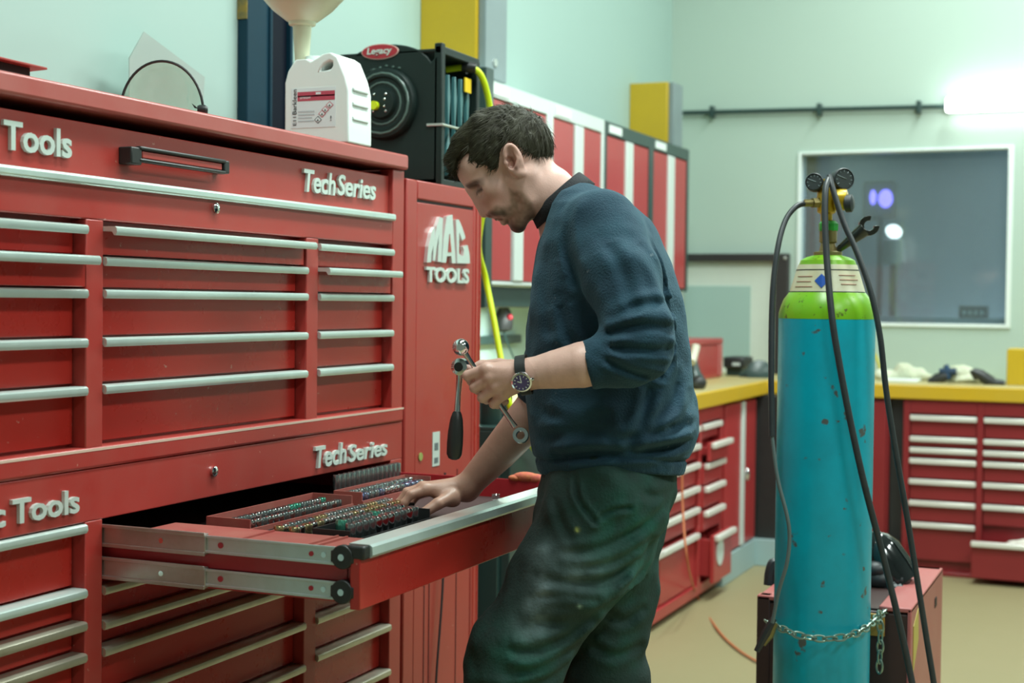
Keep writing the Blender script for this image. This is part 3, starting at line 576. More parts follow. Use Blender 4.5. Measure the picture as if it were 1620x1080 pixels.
# the can is turned so that its broad label side meets the eye; its right flank runs back from x=549
def can_body():
    """label side and back as one outline cut to the handle hole, joined by the flanks and the hole's wall"""
    z = lambda y: float(jcp(500, y)[2])
    W0, W1 = yl, jcp(551, 200)[1]
    f = lambda px: W0+(W1-W0)*(px-450)/(579-450)
    O = [(f(px), z(py)) for px, py in outl[1:-2]]; O = [(W0, TOPZ)]+O+[(W1, TOPZ)]
    H = [(f(px), z(py)) for px, py in hole]
    i0 = min(range(len(O)), key=lambda i: (O[i][0]-H[0][0])**2+(O[i][1]-H[0][1])**2)
    loop = O[i0:]+O[:i0+1]
    ccw = lambda q: sum(q[i][0]*q[(i+1) % len(q)][1]-q[(i+1) % len(q)][0]*q[i][1] for i in range(len(q)))
    hh_ = H if ccw(H)*ccw(O) < 0 else [H[0]]+H[:0:-1]
    ring = loop+hh_+[hh_[0]]
    from mathutils.geometry import tessellate_polygon
    tris = tessellate_polygon([[Vector((y, zz, 0)) for y, zz in ring]])
    ids = {}; V = []; ix = []
    for q in ring:
        k = (round(q[0], 6), round(q[1], 6))
        if k not in ids: ids[k] = len(V); V.append(q)
        ix.append(ids[k])
    n = len(V); V3 = [(JX, y, zz) for y, zz in V]+[(JX+JD, y, zz) for y, zz in V]
    F = []
    for t in tris:
        q = [ix[k] for k in t]
        if len(set(q)) == 3: F += [tuple(q), tuple(k+n for k in q[::-1])]
    for lp in (O, H):
        w_ = [ids[(round(q[0], 6), round(q[1], 6))] for q in lp]
        F += [(w_[i], w_[(i+1) % len(w_)], n+w_[(i+1) % len(w_)], n+w_[i]) for i in range(len(w_))]
    return V3, F
V, F = can_body(); b = MB(); b.add(V, F)
can = b.build('can_body', CANW, jc, bevel=0.012, seg=4)
for zz in (1.70, 1.735, 1.77):
    yy = jcp(551, 200)[1]
    MB().box(JX+0.02, JX+JD-0.02, yy-0.003, yy+0.003, zz, zz+0.010).build('flank_rib', CANW, jc, bevel=0.003)
nk = jcp(480, 95); ny = nk[1]; nz = nk[2]
MB().lathe([(0.030, -0.035), (0.030, 0.0), (0.025, 0.004), (0.025, 0.016)], (JX+JD/2, ny, nz), n=24).build('neck', CANW, jc)
e = 0.0012
def lab(px0, px1, py0, py1, m, name='label_print', d=1):
    a = jcp(px0, py0); c = jcp(px1, py1)
    return MB().box(JX-e*d, JX-0.0004, c[1], a[1], c[2], a[2]).build(name, m, jc)
MB().box(JX-0.0008, JX+0.002, jcp(531, 150)[1], jcp(461, 150)[1], jcp(490, 202)[2], jcp(490, 139)[2]).build('label', LABELW, jc)
lab(471, 530, 146, 151, LABELRED); lab(471, 530, 152, 157.5, LABELRED)
lab(500, 508, 146, 149, LABELW, d=1.4)
def glyph(word, pos_px, w_, h_, m, rot90=False, dep=0.0012):
    b = text_mb(word, w_, h_, dep); p = jcp(*pos_px)
    out = []
    for x, y, z in b.v:
        if rot90: u, v = -z, x
        else: u, v = x, z
        out.append((JX-0.001+y*0.5, p[1]-u, p[2]+v))
    b.v = out; return b.build('label_lettering', m, jc, smooth=False)
glyph('Barkleen', (469.5, 181), 0.060, 0.0115, INK, True)
glyph('E11', (469, 198.5), 0.021, 0.009, INK, True)
glyph('DETERGENT', (475, 157), 0.03, 0.005, LABELW)
for cx, cy in ((522, 166), (515, 173.5), (510, 180), (503.5, 189.5)):
    r = 6.0
    q = [jcp(cx+dx*r, cy+dy*r) for dx, dy in ((0, -1), (1, 0), (0, 1), (-1, 0))]
    MB().prism([(JX-0.0014, v[1], v[2]) for v in q], (0.0006, 0, 0)).build('hazard_diamond', LABELRED if cy < 188 else INK, jc)
    r = 4.6; q = [jcp(cx+dx*r, cy+dy*r) for dx, dy in ((0, -1), (1, 0), (0, 1), (-1, 0))]
    MB().prism([(JX-0.0019, v[1], v[2]) for v in q], (0.0006, 0, 0)).build('hazard_field', LABELW, jc)
    r = 1.8; q = [jcp(cx+dx*r, cy+0.5+dy*r*1.2) for dx, dy in ((0, -1), (0.8, 0.8), (-0.8, 0.8))]
    MB().prism([(JX-0.0024, v[1], v[2]) for v in q], (0.0006, 0, 0)).build('hazard_mark', INK, jc)
for k, wd in enumerate((26, 26, 22, 25)):
    lab(472, 472+wd, 176+k*5, 177.2+k*5, mat('pale_print', (0.45, 0.52, 0.54), 0.5))
glyph('!', (523, 191), 0.003, 0.012, INK)
# funnel
FUN = mat('cream_funnel_plastic', (0.62, 0.64, 0.46), 0.35, noise=0.25, nscale=8, ncolor=(0.5, 0.5, 0.3))
fu = thing('funnel', 'large cream plastic funnel stuck in the neck of the white jerry can', 'funnel', (JX+JD/2, ny, nz))
cx = JX+JD/2
fz_ = lambda y: float(atX(479, y, cx)[2])
fr = lambda wpx: wpx*3.55/2300/2
fy = float(atX(478, 60, cx)[1])
prof = [(0.014, nz-0.06), (fr(24), fz_(88)), (fr(30), fz_(42)), (fr(42), fz_(40)), (fr(44), fz_(35)), (fr(52), fz_(33)), (fr(96), fz_(16)), (fr(140), fz_(-8)), (fr(150), fz_(-45)), (fr(152), fz_(-50))]
wall = prof+[(r-0.003, h) for r, h in prof[::-1]]
b = MB(); n = 40; vs = []; m_ = len(wall)
for (r, h) in wall: vs += [(cx+r*math.cos(2*PI*k/n), fy+r*math.sin(2*PI*k/n), h) for k in range(n)]
b.add(vs, [(i*n+k, i*n+(k+1) % n, ((i+1) % m_)*n+(k+1) % n, ((i+1) % m_)*n+k) for i in range(m_) for k in range(n)])
b.build('funnel_body', FUN, fu)
# face shield visor and a grey sheet made for its shadow on the wall
fs = thing('face_shield', 'clear face shield with a thin dark rim lying on top of the chest', 'face shield', (2.35, 2.05, TOPZ))
CLEAR = glass('clear_visor', (0.86, 0.97, 0.92), 0.10, 0.08)
RH = np.array([math.sin(YAW), -math.cos(YAW), 0.0]); FH = np.array([math.cos(YAW), math.sin(YAW), 0.0])
c0 = at(256, 178, 2.98); rr = 0.085
ringp = []
for k in range(29):
    a = PI*(-0.06+1.12*k/28); q = c0+RH*rr*math.cos(a)+np.array((0, 0, 1.0))*(0.105*math.sin(a)); q[2] = max(q[2], TOPZ+0.003)
    ringp.append(q)
MB().tube(ringp, 0.0028, 8).build('rim', BLACK, fs)
vs = []; nn = 9
cb = np.array((c0[0], c0[1], TOPZ+0.003))
for j in range(nn):
    t_ = j/(nn-1); s_ = math.cos(t_*1.35)
    for p in ringp: vs.append(cb+(p-cb)*s_+FH*0.07*math.sin(t_*1.35))
b = MB(); m_ = len(ringp)
b.add(vs, [(j*m_+k, j*m_+k+1, (j+1)*m_+k+1, (j+1)*m_+k) for j in range(nn-1) for k in range(m_-1)])
vz = b.build('visor', CLEAR, fs)
so = vz.modifiers.new('solid', 'SOLIDIFY'); so.thickness = 0.0015
pk = at(320, 174, 2.97)
MB().lathe([(0.008, -0.01), (0.0105, -0.006), (0.0105, 0.006), (0.006, 0.011)], pk, (0.6, -0.8, 0), 14).build('knob', BLACK, fs)
pk = at(303, 163, 2.97)
MB().prism([pk, pk+RH*0.014-UP*0.011, pk+RH*0.006-UP*0.010], FH*0.004).build('clip', BLACK, fs)
q = [atY(x, y, 2.31) for x, y in ((205, 92), (228, 50), (324, 122), (316, 260), (205, 260))]
q = [(v[0], 2.31, max(v[2], TOPZ+0.001)) for v in q]
tag(MB().prism(q, (0, 0.003, 0)).build('shadow_sheet', glass('shadow_film', (0.50, 0.60, 0.56), 0.72, 0.03)), 'translucent grey sheet drawn for the shadow behind the clear face shield', 'shadow sheet')
# red flap at the far left
q = atY(66, 126, 1.80)
o = thing('metal_tray', 'thin red metal tray at the left edge on top of the chest', 'tray', (1.85, 1.95, TOPZ))
MB().prism([(1.60, 1.78, TOPZ+0.03), (q[0]-0.008, 1.78, TOPZ+0.026), (q[0]+0.01, 1.86, TOPZ+0.027), (q[0]+0.0, 2.05, TOPZ+0.03), (1.60, 2.05, TOPZ+0.034)], (0, 0, 0.004)).build('tray_plate', RED, o, bevel=0.001)
MB().box(1.66, q[0]-0.03, 1.80, 2.02, TOPZ, TOPZ+0.03).build('tray_foot', DARK, o)
# ------------------------------------------------------------------ hose reel on the locker
LZ = 1.588
hr = thing('hose_reel', 'black enclosed air hose reel with a red oval badge, on top of the locker', 'hose reel', (3.72, 1.93, LZ))
RX0, RX1, RY0, RY1 = 3.585, 3.835, 1.775, 2.085
GB = mat('reel_plastic', (0.008, 0.018, 0.016), 0.45, spec=0.3, noise=0.3, nscale=10, ncolor=(0.014, 0.028, 0.024))
ZR = float(atX(640, 68, RX0)[2])
def plate(x0, x1):
    zc = ZR-0.19; yc = (RY0+RY1)/2+0.005; pts = []
    for k in range(13):
        a = PI*(0.08+0.84*k/12); pts.append((x0, yc-0.135*math.cos(a)*1.05, ZR-0.075+0.075*math.sin(a)))
    pts = [(x0, RY0, LZ), (x0, RY0, ZR-0.035)]+pts+[(x0, RY1+0.03, ZR-0.02), (x0, RY1+0.02, ZR-0.06), (x0, RY1, ZR-0.10), (x0, RY1, LZ)]
    return MB().prism(pts, (x1-x0, 0, 0))
plate(RX0, RX0+0.02).build('side_plate', GB, hr, bevel=0.004)
plate(RX1-0.02, RX1).build('side_plate', GB, hr, bevel=0.004)
yc = float(atX(610, 165, RX0)[1]); zc = float(atX(610, 165, RX0)[2])
MB().lathe([(0.100, 0), (0.100, 0.012), (0.094, 0.022), (0.075, 0.026), (0.070, 0.020), (0.045, 0.020), (0.040, 0.032), (0.020, 0.036), (0.0, 0.036)], (RX0, yc, zc), (-1, 0, 0), 44).build('drum_cover', GB, hr)
GRV = mat('reel_highlight', (0.10, 0.16, 0.14), 0.3)
def arc(r, a0, a1, x, th): return MB().tube([(x, yc-r*math.cos(a0+(a1-a0)*k/20), zc+r*math.sin(a0+(a1-a0)*k/20)) for k in range(21)], th, 6)
arc(0.083, 0.0, 2*PI, RX0-0.024, 0.0035).build('cover_ring', GRV, hr)
arc(0.058, 0.0, 2*PI, RX0-0.020, 0.003).build('cover_ring', GRV, hr)
for a, r in ((0.9, 0.030), (0.55, 0.018), (-0.9, 0.030), (-0.6, 0.018), (2.2, 0.03), (-2.3, 0.03)):
    MB().ball((RX0-0.034, yc-r*math.cos(a), zc+r*math.sin(a)), 0.004, 8, 6).build('screw', CHROME, hr)
MB().cyl((RX0-0.05, yc+0.012, zc-0.008), (RX0-0.03, yc+0.012, zc-0.008), 0.012).build('hub_cap', HOSEY, hr)
# badge
by, bz = float(atX(602, 82, RX0)[1]), float(atX(602, 82, RX0)[2])
def oval(ry, rz, x0, x1): return MB().prism([(x0, by+ry*math.cos(2*PI*k/40), bz+rz*math.sin(2*PI*k/40)) for k in range(40)], (x1-x0, 0, 0))
oval(0.058, 0.0215, RX0, RX0-0.004).build('badge_rim', mat('badge_rim', (0.75, 0.5, 0.45), 0.4), hr)
oval(0.055, 0.019, RX0-0.003, RX0-0.006).build('badge', LOGORED, hr)
b = text_mb('Legacy', 0.078, 0.024, 0.002, 0.15, 0.02); b.v = [(RX0-0.006+y, by+0.039-x, bz-0.0125+z) for x, y, z in b.v]; b.build('badge_lettering', LETTER, hr, smooth=False)
b = text_mb('LEVELWIND', 0.05, 0.006, 0.001); b.v = [(RX0-0.001+y, by-0.02-x+0.05, bz-0.052+z) for x, y, z in b.v]
b.build('small_lettering', GRV, hr, smooth=False)
for k in range(5):
    MB().ball((RX0-0.001, by+0.02-0.020*k, bz-0.040-0.004*abs(k-2)), (0.003, 0.005, 0.003), 8, 6).build('vent_dot', GRV, hr)
# open side with posts, slats and the coiled hose
b = MB().box(RX0, RX0+0.022, RY0-0.012, RY0+0.012, LZ, ZR-0.005).box(RX1-0.022, RX1, RY0-0.012, RY0+0.012, LZ, ZR-0.02).box(RX0, RX1, RY0-0.01, RY0+0.01, ZR-0.035, ZR-0.012).box(RX0, RX1, RY0, RY1, LZ, LZ+0.02).box(RX0, RX1, RY1-0.02, RY1, LZ, ZR-0.1).box(RX0, RX1, RY0, RY1, ZR-0.03, ZR-0.02)
b.build('frame', GB, hr, bevel=0.003)
xs = [RX0+0.022+(RX1-RX0-0.044)*k/5 for k in range(1, 5)]
SLAT = mat('reel_slat', (0.05, 0.16, 0.17), 0.35)
for x in xs:
    MB().prism([(x-0.002, RY0-0.004, LZ+0.03), (x+0.002, RY0-0.004, LZ+0.03), (x+0.014, RY0-0.004, LZ+0.10), (x+0.002, RY0-0.004, LZ+0.165), (x+0.010, RY0-0.004, LZ+0.25), (x+0.003, RY0-0.004, LZ+0.31), (x-0.003, RY0-0.004, LZ+0.31), (x-0.010, RY0-0.004, LZ+0.25), (x-0.002, RY0-0.004, LZ+0.165), (x-0.014, RY0-0.004, LZ+0.10)], (0, 0.012, 0)).build('slat', SLAT, hr, bevel=0.002)
MB().tube([(RX0-0.004, RY0+0.03, LZ+0.165), (RX0-0.002, RY0-0.014, LZ+0.165), (RX1, RY0-0.014, LZ+0.165)], 0.004, 8).build('cross_bar', STEEL, hr)
MB().lathe([(0.10, 0.03), (0.10, 0.19)], (RX0, yc, zc), (1, 0, 0), 40).build('hose_coil', mat('pale_reel_inside', (0.45, 0.55, 0.50), 0.5), hr)
tg = [(3.775, RY0-0.02, LZ+0.325)]
MB().box(3.735, 3.775, RY0-0.012, RY0-0.008, LZ+0.275, LZ+0.315).build('tag', TAGY, hr)
hp = [(3.76, RY0+0.06, LZ+0.345), (3.775, RY0+0.0, LZ+0.35), (3.80, RY0-0.03, LZ+0.33), (3.835, RY0-0.04, LZ+0.26), (3.855, RY0-0.04, LZ+0.17), (3.875, RY0-0.02, LZ+0.02), tuple(atY(757, 385, 1.79)), tuple(atY(768, 440, 1.79)), tuple(atY(780, 500, 1.755)), tuple(atY(791, 560, 1.72)), tuple(atY(806, 640, 1.672)), tuple(atY(829, 690, 1.665)), tuple(atY(866, 745, 1.66)), tuple(atY(882, 860, 1.65)), tuple(atY(886, 1000, 1.64))]
MB().tube(spline(hp), 0.0095, 10).build('hose', HOSEY, hr)
MB().lathe([(0.014, -0.02), (0.017, 0), (0.014, 0.02)], (3.775, RY0-0.005, LZ+0.35), (0.3, -1, -0.1), 14).build('hose_stop', BLACK, hr)
# ================================================================== gas cylinder on its welding cart
CA = at(1308, 505, 3.5); CXX, CYY = float(CA[0]), float(CA[1])
zat = lambda y: float(at(1308, y, 3.5)[2])
TEAL = mat('teal_cylinder_paint', (0.0, 0.40, 0.54), 0.36, noise=0.6, nscale=9, ncolor=(0.0, 0.27, 0.37), bump=0.03, bscale=60, speck=(0.10, 0.055, 0.03), sthr=0.67, sscale=24, rvar=0.06)
LIME = mat('lime_shoulder_paint', (0.16, 0.45, 0.008), 0.33, noise=0.5, nscale=20, ncolor=(0.27, 0.42, 0.01), speck=(0.07, 0.09, 0.01), sthr=0.63, sscale=55)
gc = thing('gas_cylinder', 'tall teal gas cylinder with a lime green shoulder, chained to the cart', 'gas cylinder', (CXX, CYY, 0.10))
c3 = (CXX, CYY, 0)
zg = zat(504)
MB().lathe([(0.100, 0.10), (0.111, 0.105), (0.1145, 0.12), (0.1145, zg)], c3, n=56).build('body', TEAL, gc)
MB().lathe([(0.1148, zg), (0.1142, zg+0.012), (0.110, zat(486)), (0.103, zat(474)), (0.093, zat(465)), (0.085, zat(458)), (0.068, zat(419)), (0.064, zat(412)), (0.050, zat(407)), (0.028, zat(403)), (0.028, zat(398))], c3, n=56).build('shoulder', LIME, gc)
PAPER = mat('cream_label', (0.62, 0.58, 0.36), 0.5, noise=0.7, nscale=16, ncolor=(0.70, 0.74, 0.62))
cone = lambda z: 0.090+(0.0695-0.090)*(z-zat(463))/(zat(419)-zat(463))
lb = MB().lathe([(0.086, zat(463)), (cone(zat(463)), zat(463)), (cone(zat(419)), zat(419)), (0.066, zat(419))], c3, n=56).build('neck_label', PAPER, gc)
for y in (427.5, 462):
    MB().lathe([(cone(zat(y))-0.004, zat(y)-0.0012), (cone(zat(y))+0.0008, zat(y)-0.0012), (cone(zat(y))+0.0008, zat(y)+0.0012), (cone(zat(y))-0.004, zat(y)+0.0012)], c3, n=56).build('label_line', INK, lb)
def on_cone(px, py):  # point of the label cone on the sight line's side
    z = zat(py); r = cone(z)+0.0008
    best = min((k*PI/360 for k in range(-360, 360)), key=lambda a: abs(((CXX+r*math.cos(a)-EYE[0])*RT[0]+(CYY+r*math.sin(a)-EYE[1])*RT[1])/((CXX+r*math.cos(a))*FW[0]+(CYY+r*math.sin(a))*FW[1])*FPX+810-px)+(0 if math.cos(a)*CXX+math.sin(a)*CYY < 0 else 999))
    return np.array((CXX+r*math.cos(best), CYY+r*math.sin(best), z))
q = [on_cone(x, y) for x, y in ((1299, 434), (1311, 445), (1299, 456), (1288, 445))]
cn = sum(q)/4; nrm = np.array((cn[0]-CXX, cn[1]-CYY, 0.02)); nrm /= np.linalg.norm(nrm)
MB().prism([p+nrm*0.0012 for p in q], -nrm*0.004).build('blue_diamond', mat('blue_diamond', (0.01, 0.09, 0.45), 0.4), lb)
for k, (x0, x1, y) in enumerate(((1262, 1284, 438), (1260, 1282, 446), (1258, 1284, 454), (1326, 1352, 436), (1328, 1356, 443), (1330, 1354, 450))):
    pts = [on_cone(x0+(x1-x0)*j/4, y) for j in range(5)]
    MB().tube(pts, 0.0011, 5).build('print_line', mat('faded_red_print', (0.42, 0.22, 0.16), 0.6), lb)
BRASS = mat('yellow_brass', (0.62, 0.42, 0.02), 0.3, 0.45, noise=0.4, nscale=30, ncolor=(0.35, 0.2, 0.03))
OLDBR = mat('tarnished_brass', (0.30, 0.27, 0.10), 0.4, 0.6, noise=0.7, nscale=40, ncolor=(0.16, 0.06, 0.03))
GREENV = mat('green_valve', (0.03, 0.36, 0.05), 0.35)
v = MB().lathe([(0.034, zat(404)), (0.034, zat(399)), (0.021, zat(397)), (0.017, zat(385)), (0.021, zat(383)), (0.021, zat(362)), (0.016, zat(358)), (0.016, zat(349))], c3, n=24)
v.build('valve_body', OLDBR, gc)
MB().lathe([(0.0215, zat(366)), (0.0235, zat(364)), (0.0235, zat(354)), (0.018, zat(350))], c3, n=8).build('valve_nut', GREENV, gc)
A = lambda px, py, d=3.5: at(px, py, d)
kb = MB(); a_ = A(1322, 398); e_ = A(1368, 362, 3.48)
kb.tube([a_, a_+(e_-a_)*0.35, a_+(e_-a_)*0.7, e_], [0.007, 0.011, 0.015, 0.018], 12)
ku = (e_-a_)/np.linalg.norm(e_-a_); kv = np.cross(ku, FW); kv /= np.linalg.norm(kv)
hp_ = []
for k in range(22):
    an = math.radians(40+280*k/21); hp_.append((0.024*math.cos(an), 0.024*math.sin(an)))
inn = [(0.012*math.cos(math.radians(320-280*k/21)), 0.012*math.sin(math.radians(320-280*k/21))) for k in range(22)]
ctr = e_+ku*0.012
kb.prism([ctr+ku*x+kv*y-FW*0.006 for x, y in hp_+inn], FW*0.013)
key = tag(kb.build('cylinder_spanner', mat('dark_tool_steel', (0.06, 0.065, 0.06), 0.25, 0.8), bevel=0.001), 'dark open-ended spanner sticking out beside the gas cylinder valve', 'spanner')
rg = thing('gas_regulator', 'brass gas regulator with two black gauges on top of the gas cylinder', 'regulator', A(1309, 345))
MB().lathe([(0.011, -0.06), (0.014, -0.055), (0.014, -0.035), (0.022, -0.03), (0.024, 0.0), (0.022, 0.028), (0.012, 0.034), (0.010, 0.05)], A(1308, 316), n=20).build('regulator_body', BRASS, rg)
MB().lathe([(0.012, 0), (0.025, 0.004), (0.027, 0.018), (0.025, 0.032), (0.012, 0.036)], A(1318, 316, 3.49), (RT*0.9-FW*0.3), 20).build('bonnet', BRASS, rg)
MB().lathe([(0.014, 0), (0.021, 0.004), (0.021, 0.018), (0.012, 0.022)], A(1336, 322, 3.47), (RT*0.85-FW*0.4), 12).build('adjusting_knob', RUBBER, rg)
MB().cyl(A(1310, 292), A(1306, 305), 0.010).cyl(A(1306, 304), A(1292, 294, 3.49), 0.007).cyl(A(1312, 304), A(1328, 292, 3.49), 0.007).build('gauge_stem', OLDBR, rg)
MB().cyl(A(1304, 320), A(1285, 321, 3.49), 0.013, n=6).cyl(A(1286, 321, 3.49), A(1272, 321, 3.49), 0.009).build('hose_fitting', OLDBR, rg)
GF = mat('gauge_face', (0.05, 0.06, 0.06), 0.2)
for (px, py, r, dv) in ((1289, 289, 0.0215, (-0.35, 0.1)), (1332, 284, 0.0265, (0.25, 0.05))):
    ax = -FW+RT*dv[0]+UP*dv[1]; ax /= np.linalg.norm(ax); c_ = A(px, py, 3.49)
    g = MB().lathe([(r*0.8, -0.016), (r, -0.012), (r, 0.012), (r*0.93, 0.014), (r*0.88, 0.010), (0.0, 0.010)], c_, ax, 28).build('gauge', RUBBER, rg)
    MB().lathe([(r*0.86, 0.0102), (r*0.86, 0.0112)], c_, ax, 28).build('gauge_face', GF, g)
    u1 = np.cross(ax, UP); u1 /= np.linalg.norm(u1); u2 = np.cross(u1, ax)
    b = MB()
    for k in range(9):
        t_ = math.radians(-130+32*k); d_ = u1*math.sin(t_)+u2*math.cos(t_)
        b.tube([c_+ax*0.0116+d_*r*0.62, c_+ax*0.0116+d_*r*0.8], 0.0009, 4)
    b.tube([c_+ax*0.0118-u1*r*0.2, c_+ax*0.0118+(u1*0.6+u2*0.3)*r], 0.0010, 4)
    b.build('dial_marks', GREY, g)
def hose(label, pts, r, m=RUBBER, rr=None):
    P_ = spline([at(*p) for p in pts], 8)
    return tag(MB().tube(P_, r, 10).build('gas_hose', m), label, 'hose', 'gas hoses')
hose('black hose looping out to the left of the gas cylinder', [(1274, 321, 3.49), (1258, 328, 3.47), (1242, 350, 3.45), (1230, 395, 3.42), (1222, 470, 3.40), (1220, 580, 3.38), (1221, 690, 3.37)], 0.0068)
HL = mat('grey_green_hose', (0.10, 0.14, 0.14), 0.4)
hose('thin grey lead curving down the left side of the gas cylinder', [(1221, 688, 3.37), (1230, 755, 3.36), (1245, 815, 3.35), (1249, 850, 3.35), (1245, 890, 3.35), (1232, 935, 3.36), (1222, 985, 3.37)], 0.0045, HL)
hose('black hose running down the front of the gas cylinder', [(1311, 282, 3.46), (1306, 300, 3.43), (1305, 345, 3.41), (1308, 410, 3.39), (1316, 500, 3.36), (1327, 570, 3.355), (1344, 660, 3.35), (1366, 760, 3.35), (1392, 860, 3.36), (1418, 965, 3.36), (1437, 1050, 3.36), (1448, 1110, 3.36), (1460, 1200, 3.40), (1450, 1290, 3.5)], 0.0078)
hose('black hose arcing down to the right of the gas cylinder', [(1312, 278, 3.46), (1318, 300, 3.44), (1334, 350, 3.42), (1356, 400, 3.40), (1377, 460, 3.38), (1392, 530, 3.37), (1401, 610, 3.37), (1413, 690, 3.37), (1432, 800, 3.37), (1450, 910, 3.37), (1466, 1010, 3.37), (1480, 1100, 3.37), (1490, 1200, 3.4), (1480, 1290, 3.5)], 0.0070)
# welding machine on a low cart
WH = 0.53
f0, f1, k0 = atZ(1440, 962, WH), atZ(1205, 937, WH), atZ(1490, 898, WH)
wx0, wx1 = float(f0[0]), float(k0[0]); wy_0, wy_1 = float(f0[1]), float(f1[1])
WRED = mat('faded_red_machine', (0.40, 0.10, 0.095), 0.42, noise=0.5, nscale=6, ncolor=(0.44, 0.17, 0.15))
WBRN = mat('brown_machine_front', (0.05, 0.022, 0.02), 0.5, noise=0.5, nscale=9)
wm = thing('welding_machine', 'dusty red welding machine on a low cart behind the gas cylinder', 'welding machine', ((wx0+wx1)/2, (wy_0+wy_1)/2, 0))
MB().box(wx0, wx1, wy_0, wy_1, 0.13, WH-0.015).build('case', WBRN, wm, bevel=0.006)
MB().box(wx0-0.004, wx1+0.004, wy_0-0.004, wy_0+0.006, 0.14, WH-0.002).build('side_panel', WRED, wm, bevel=0.003)
MB().box(wx0-0.004, wx0+0.012, wy_1-0.03, wy_1+0.004, 0.14, WH-0.002).build('corner_strip', WBRN, wm, bevel=0.003)
b = MB().box(wx0-0.004, wx1, wy_0-0.004, wy_0+0.075, WH-0.012, WH).box(wx0-0.004, wx0+0.03, wy_1-0.06, wy_1+0.004, WH-0.012, WH).box(wx1-0.03, wx1, wy_0, wy_1, WH-0.012, WH).box(wx0+0.0, wx1, wy_1-0.03, wy_1, WH-0.012, WH)
b.build('top_rim', WRED, wm, bevel=0.003)
MB().box(wx0+0.01, wx1-0.02, wy_0+0.06, wy_1-0.02, WH-0.018, WH-0.010).build('top_tray', WBRN, wm)
q = atY(1476, 945, wy_0)
MB().box(wx1-0.17, wx1-0.13, wy_0-0.006, wy_0+0.002, WH-0.085, WH-0.055).build('hand_slot', DARK, wm, bevel=0.004)
MB().prism([(wx0+0.03, wy_0-0.0055, WH-0.05), (wx0+0.11, wy_0-0.0055, WH-0.02), (wx0+0.12, wy_0-0.0055, WH-0.10), (wx0+0.03, wy_0-0.0055, WH-0.17)], (0, 0.002, 0)).build('warning_sticker', mat('yellowed_sticker', (0.52, 0.42, 0.08), 0.5), wm)
MB().box(wx0-0.008, wx0, wy_0+0.06, wy_0+0.16, WH-0.075, WH-0.02).build('front_strip', mat('ochre_strip', (0.45, 0.24, 0.04), 0.45), wm, bevel=0.002)
MB().box(CXX-0.16, wx1+0.02, wy_0-0.02, wy_1+0.02, 0.085, 0.10).box(wx0, wx1, wy_0+0.01, wy_1-0.01, 0.10, 0.13).build('cart_platform', BLACK, wm, bevel=0.004)
for x in (CXX-0.06, wx1-0.06):
    for y in (wy_0-0.035, wy_1+0.035):
        MB().lathe([(0.03, -0.014), (0.06, -0.014), (0.064, 0.0), (0.06, 0.014), (0.03, 0.014)], (x, y, 0.064), (0, 1, 0), 24).build('wheel', RUBBER, wm)
MB().cyl((CXX-0.06, wy_0-0.04, 0.064), (CXX-0.06, wy_1+0.04, 0.064), 0.01).cyl((wx1-0.06, wy_0-0.04, 0.064), (wx1-0.06, wy_1+0.04, 0.064), 0.01).build('axle', STEEL, wm)
# chain
CH = mat('chain_steel', (0.30, 0.42, 0.36), 0.3, 0.8, noise=0.4, nscale=30, ncolor=(0.2, 0.25, 0.2))
ch = thing('chain', 'steel chain looped around the teal cylinder with its loose end hanging', 'chain', A(1308, 1008, 3.38))
def links(pts, step=0.024):
    P_ = np.array(spline(pts, 12)); d = np.r_[0, np.cumsum(np.linalg.norm(np.diff(P_, axis=0), axis=1))]
    n = int(d[-1]/step)
    for k in range(n+1):
        s_ = k*step; p = np.array([np.interp(s_, d, P_[:, i]) for i in range(3)]); p2 = np.array([np.interp(min(s_+0.004, d[-1]), d, P_[:, i]) for i in range(3)]); p1 = np.array([np.interp(max(s_-0.004, 0), d, P_[:, i]) for i in range(3)])
        t_ = (p2-p1)/np.linalg.norm(p2-p1); u_ = np.cross(t_, FW); u_ /= np.linalg.norm(u_); w_ = np.cross(t_, u_)
        an = PI/4 if k % 2 else -PI/4
        v_ = u_*math.cos(an*0.55+0.15)+w_*math.sin(an*1.5)
        v_ /= np.linalg.norm(v_)
        ring = [p+t_*(0.0165*math.cos(a)*(1.0))+v_*0.0085*math.sin(a) for a in np.linspace(0, 2*PI, 16, endpoint=False)]
        MB().tube(ring, 0.0026, 6, closed=True).build('link', CH, ch)
links([at(1214, 984, 3.56), at(1226, 988, 3.46), at(1246, 998, 3.405), at(1275, 1007, 3.376), at(1308, 1010, 3.372), at(1340, 1006, 3.378), at(1365, 996, 3.42), at(1384, 980, 3.50), at(1402, 965, 3.60)])
links([at(1391, 976, 3.52), at(1393, 1000, 3.52), at(1391, 1062, 3.52)])
# earth clamp hanging at the cart's left corner
o = thing('earth_clamp', 'dark spring clamp hanging at the left edge of the cart', 'clamp', at(1215, 985, 3.42))
MB().tube([at(1224, 978, 3.42), at(1212, 1000, 3.42), at(1197, 1030, 3.42)], [0.008, 0.011, 0.007], 8).build('jaw', BLACK, o)
MB().tube([at(1226, 985, 3.43), at(1219, 1005, 3.43), at(1208, 1020, 3.43)], [0.007, 0.008, 0.005], 8).build('jaw', OLDBR, o)
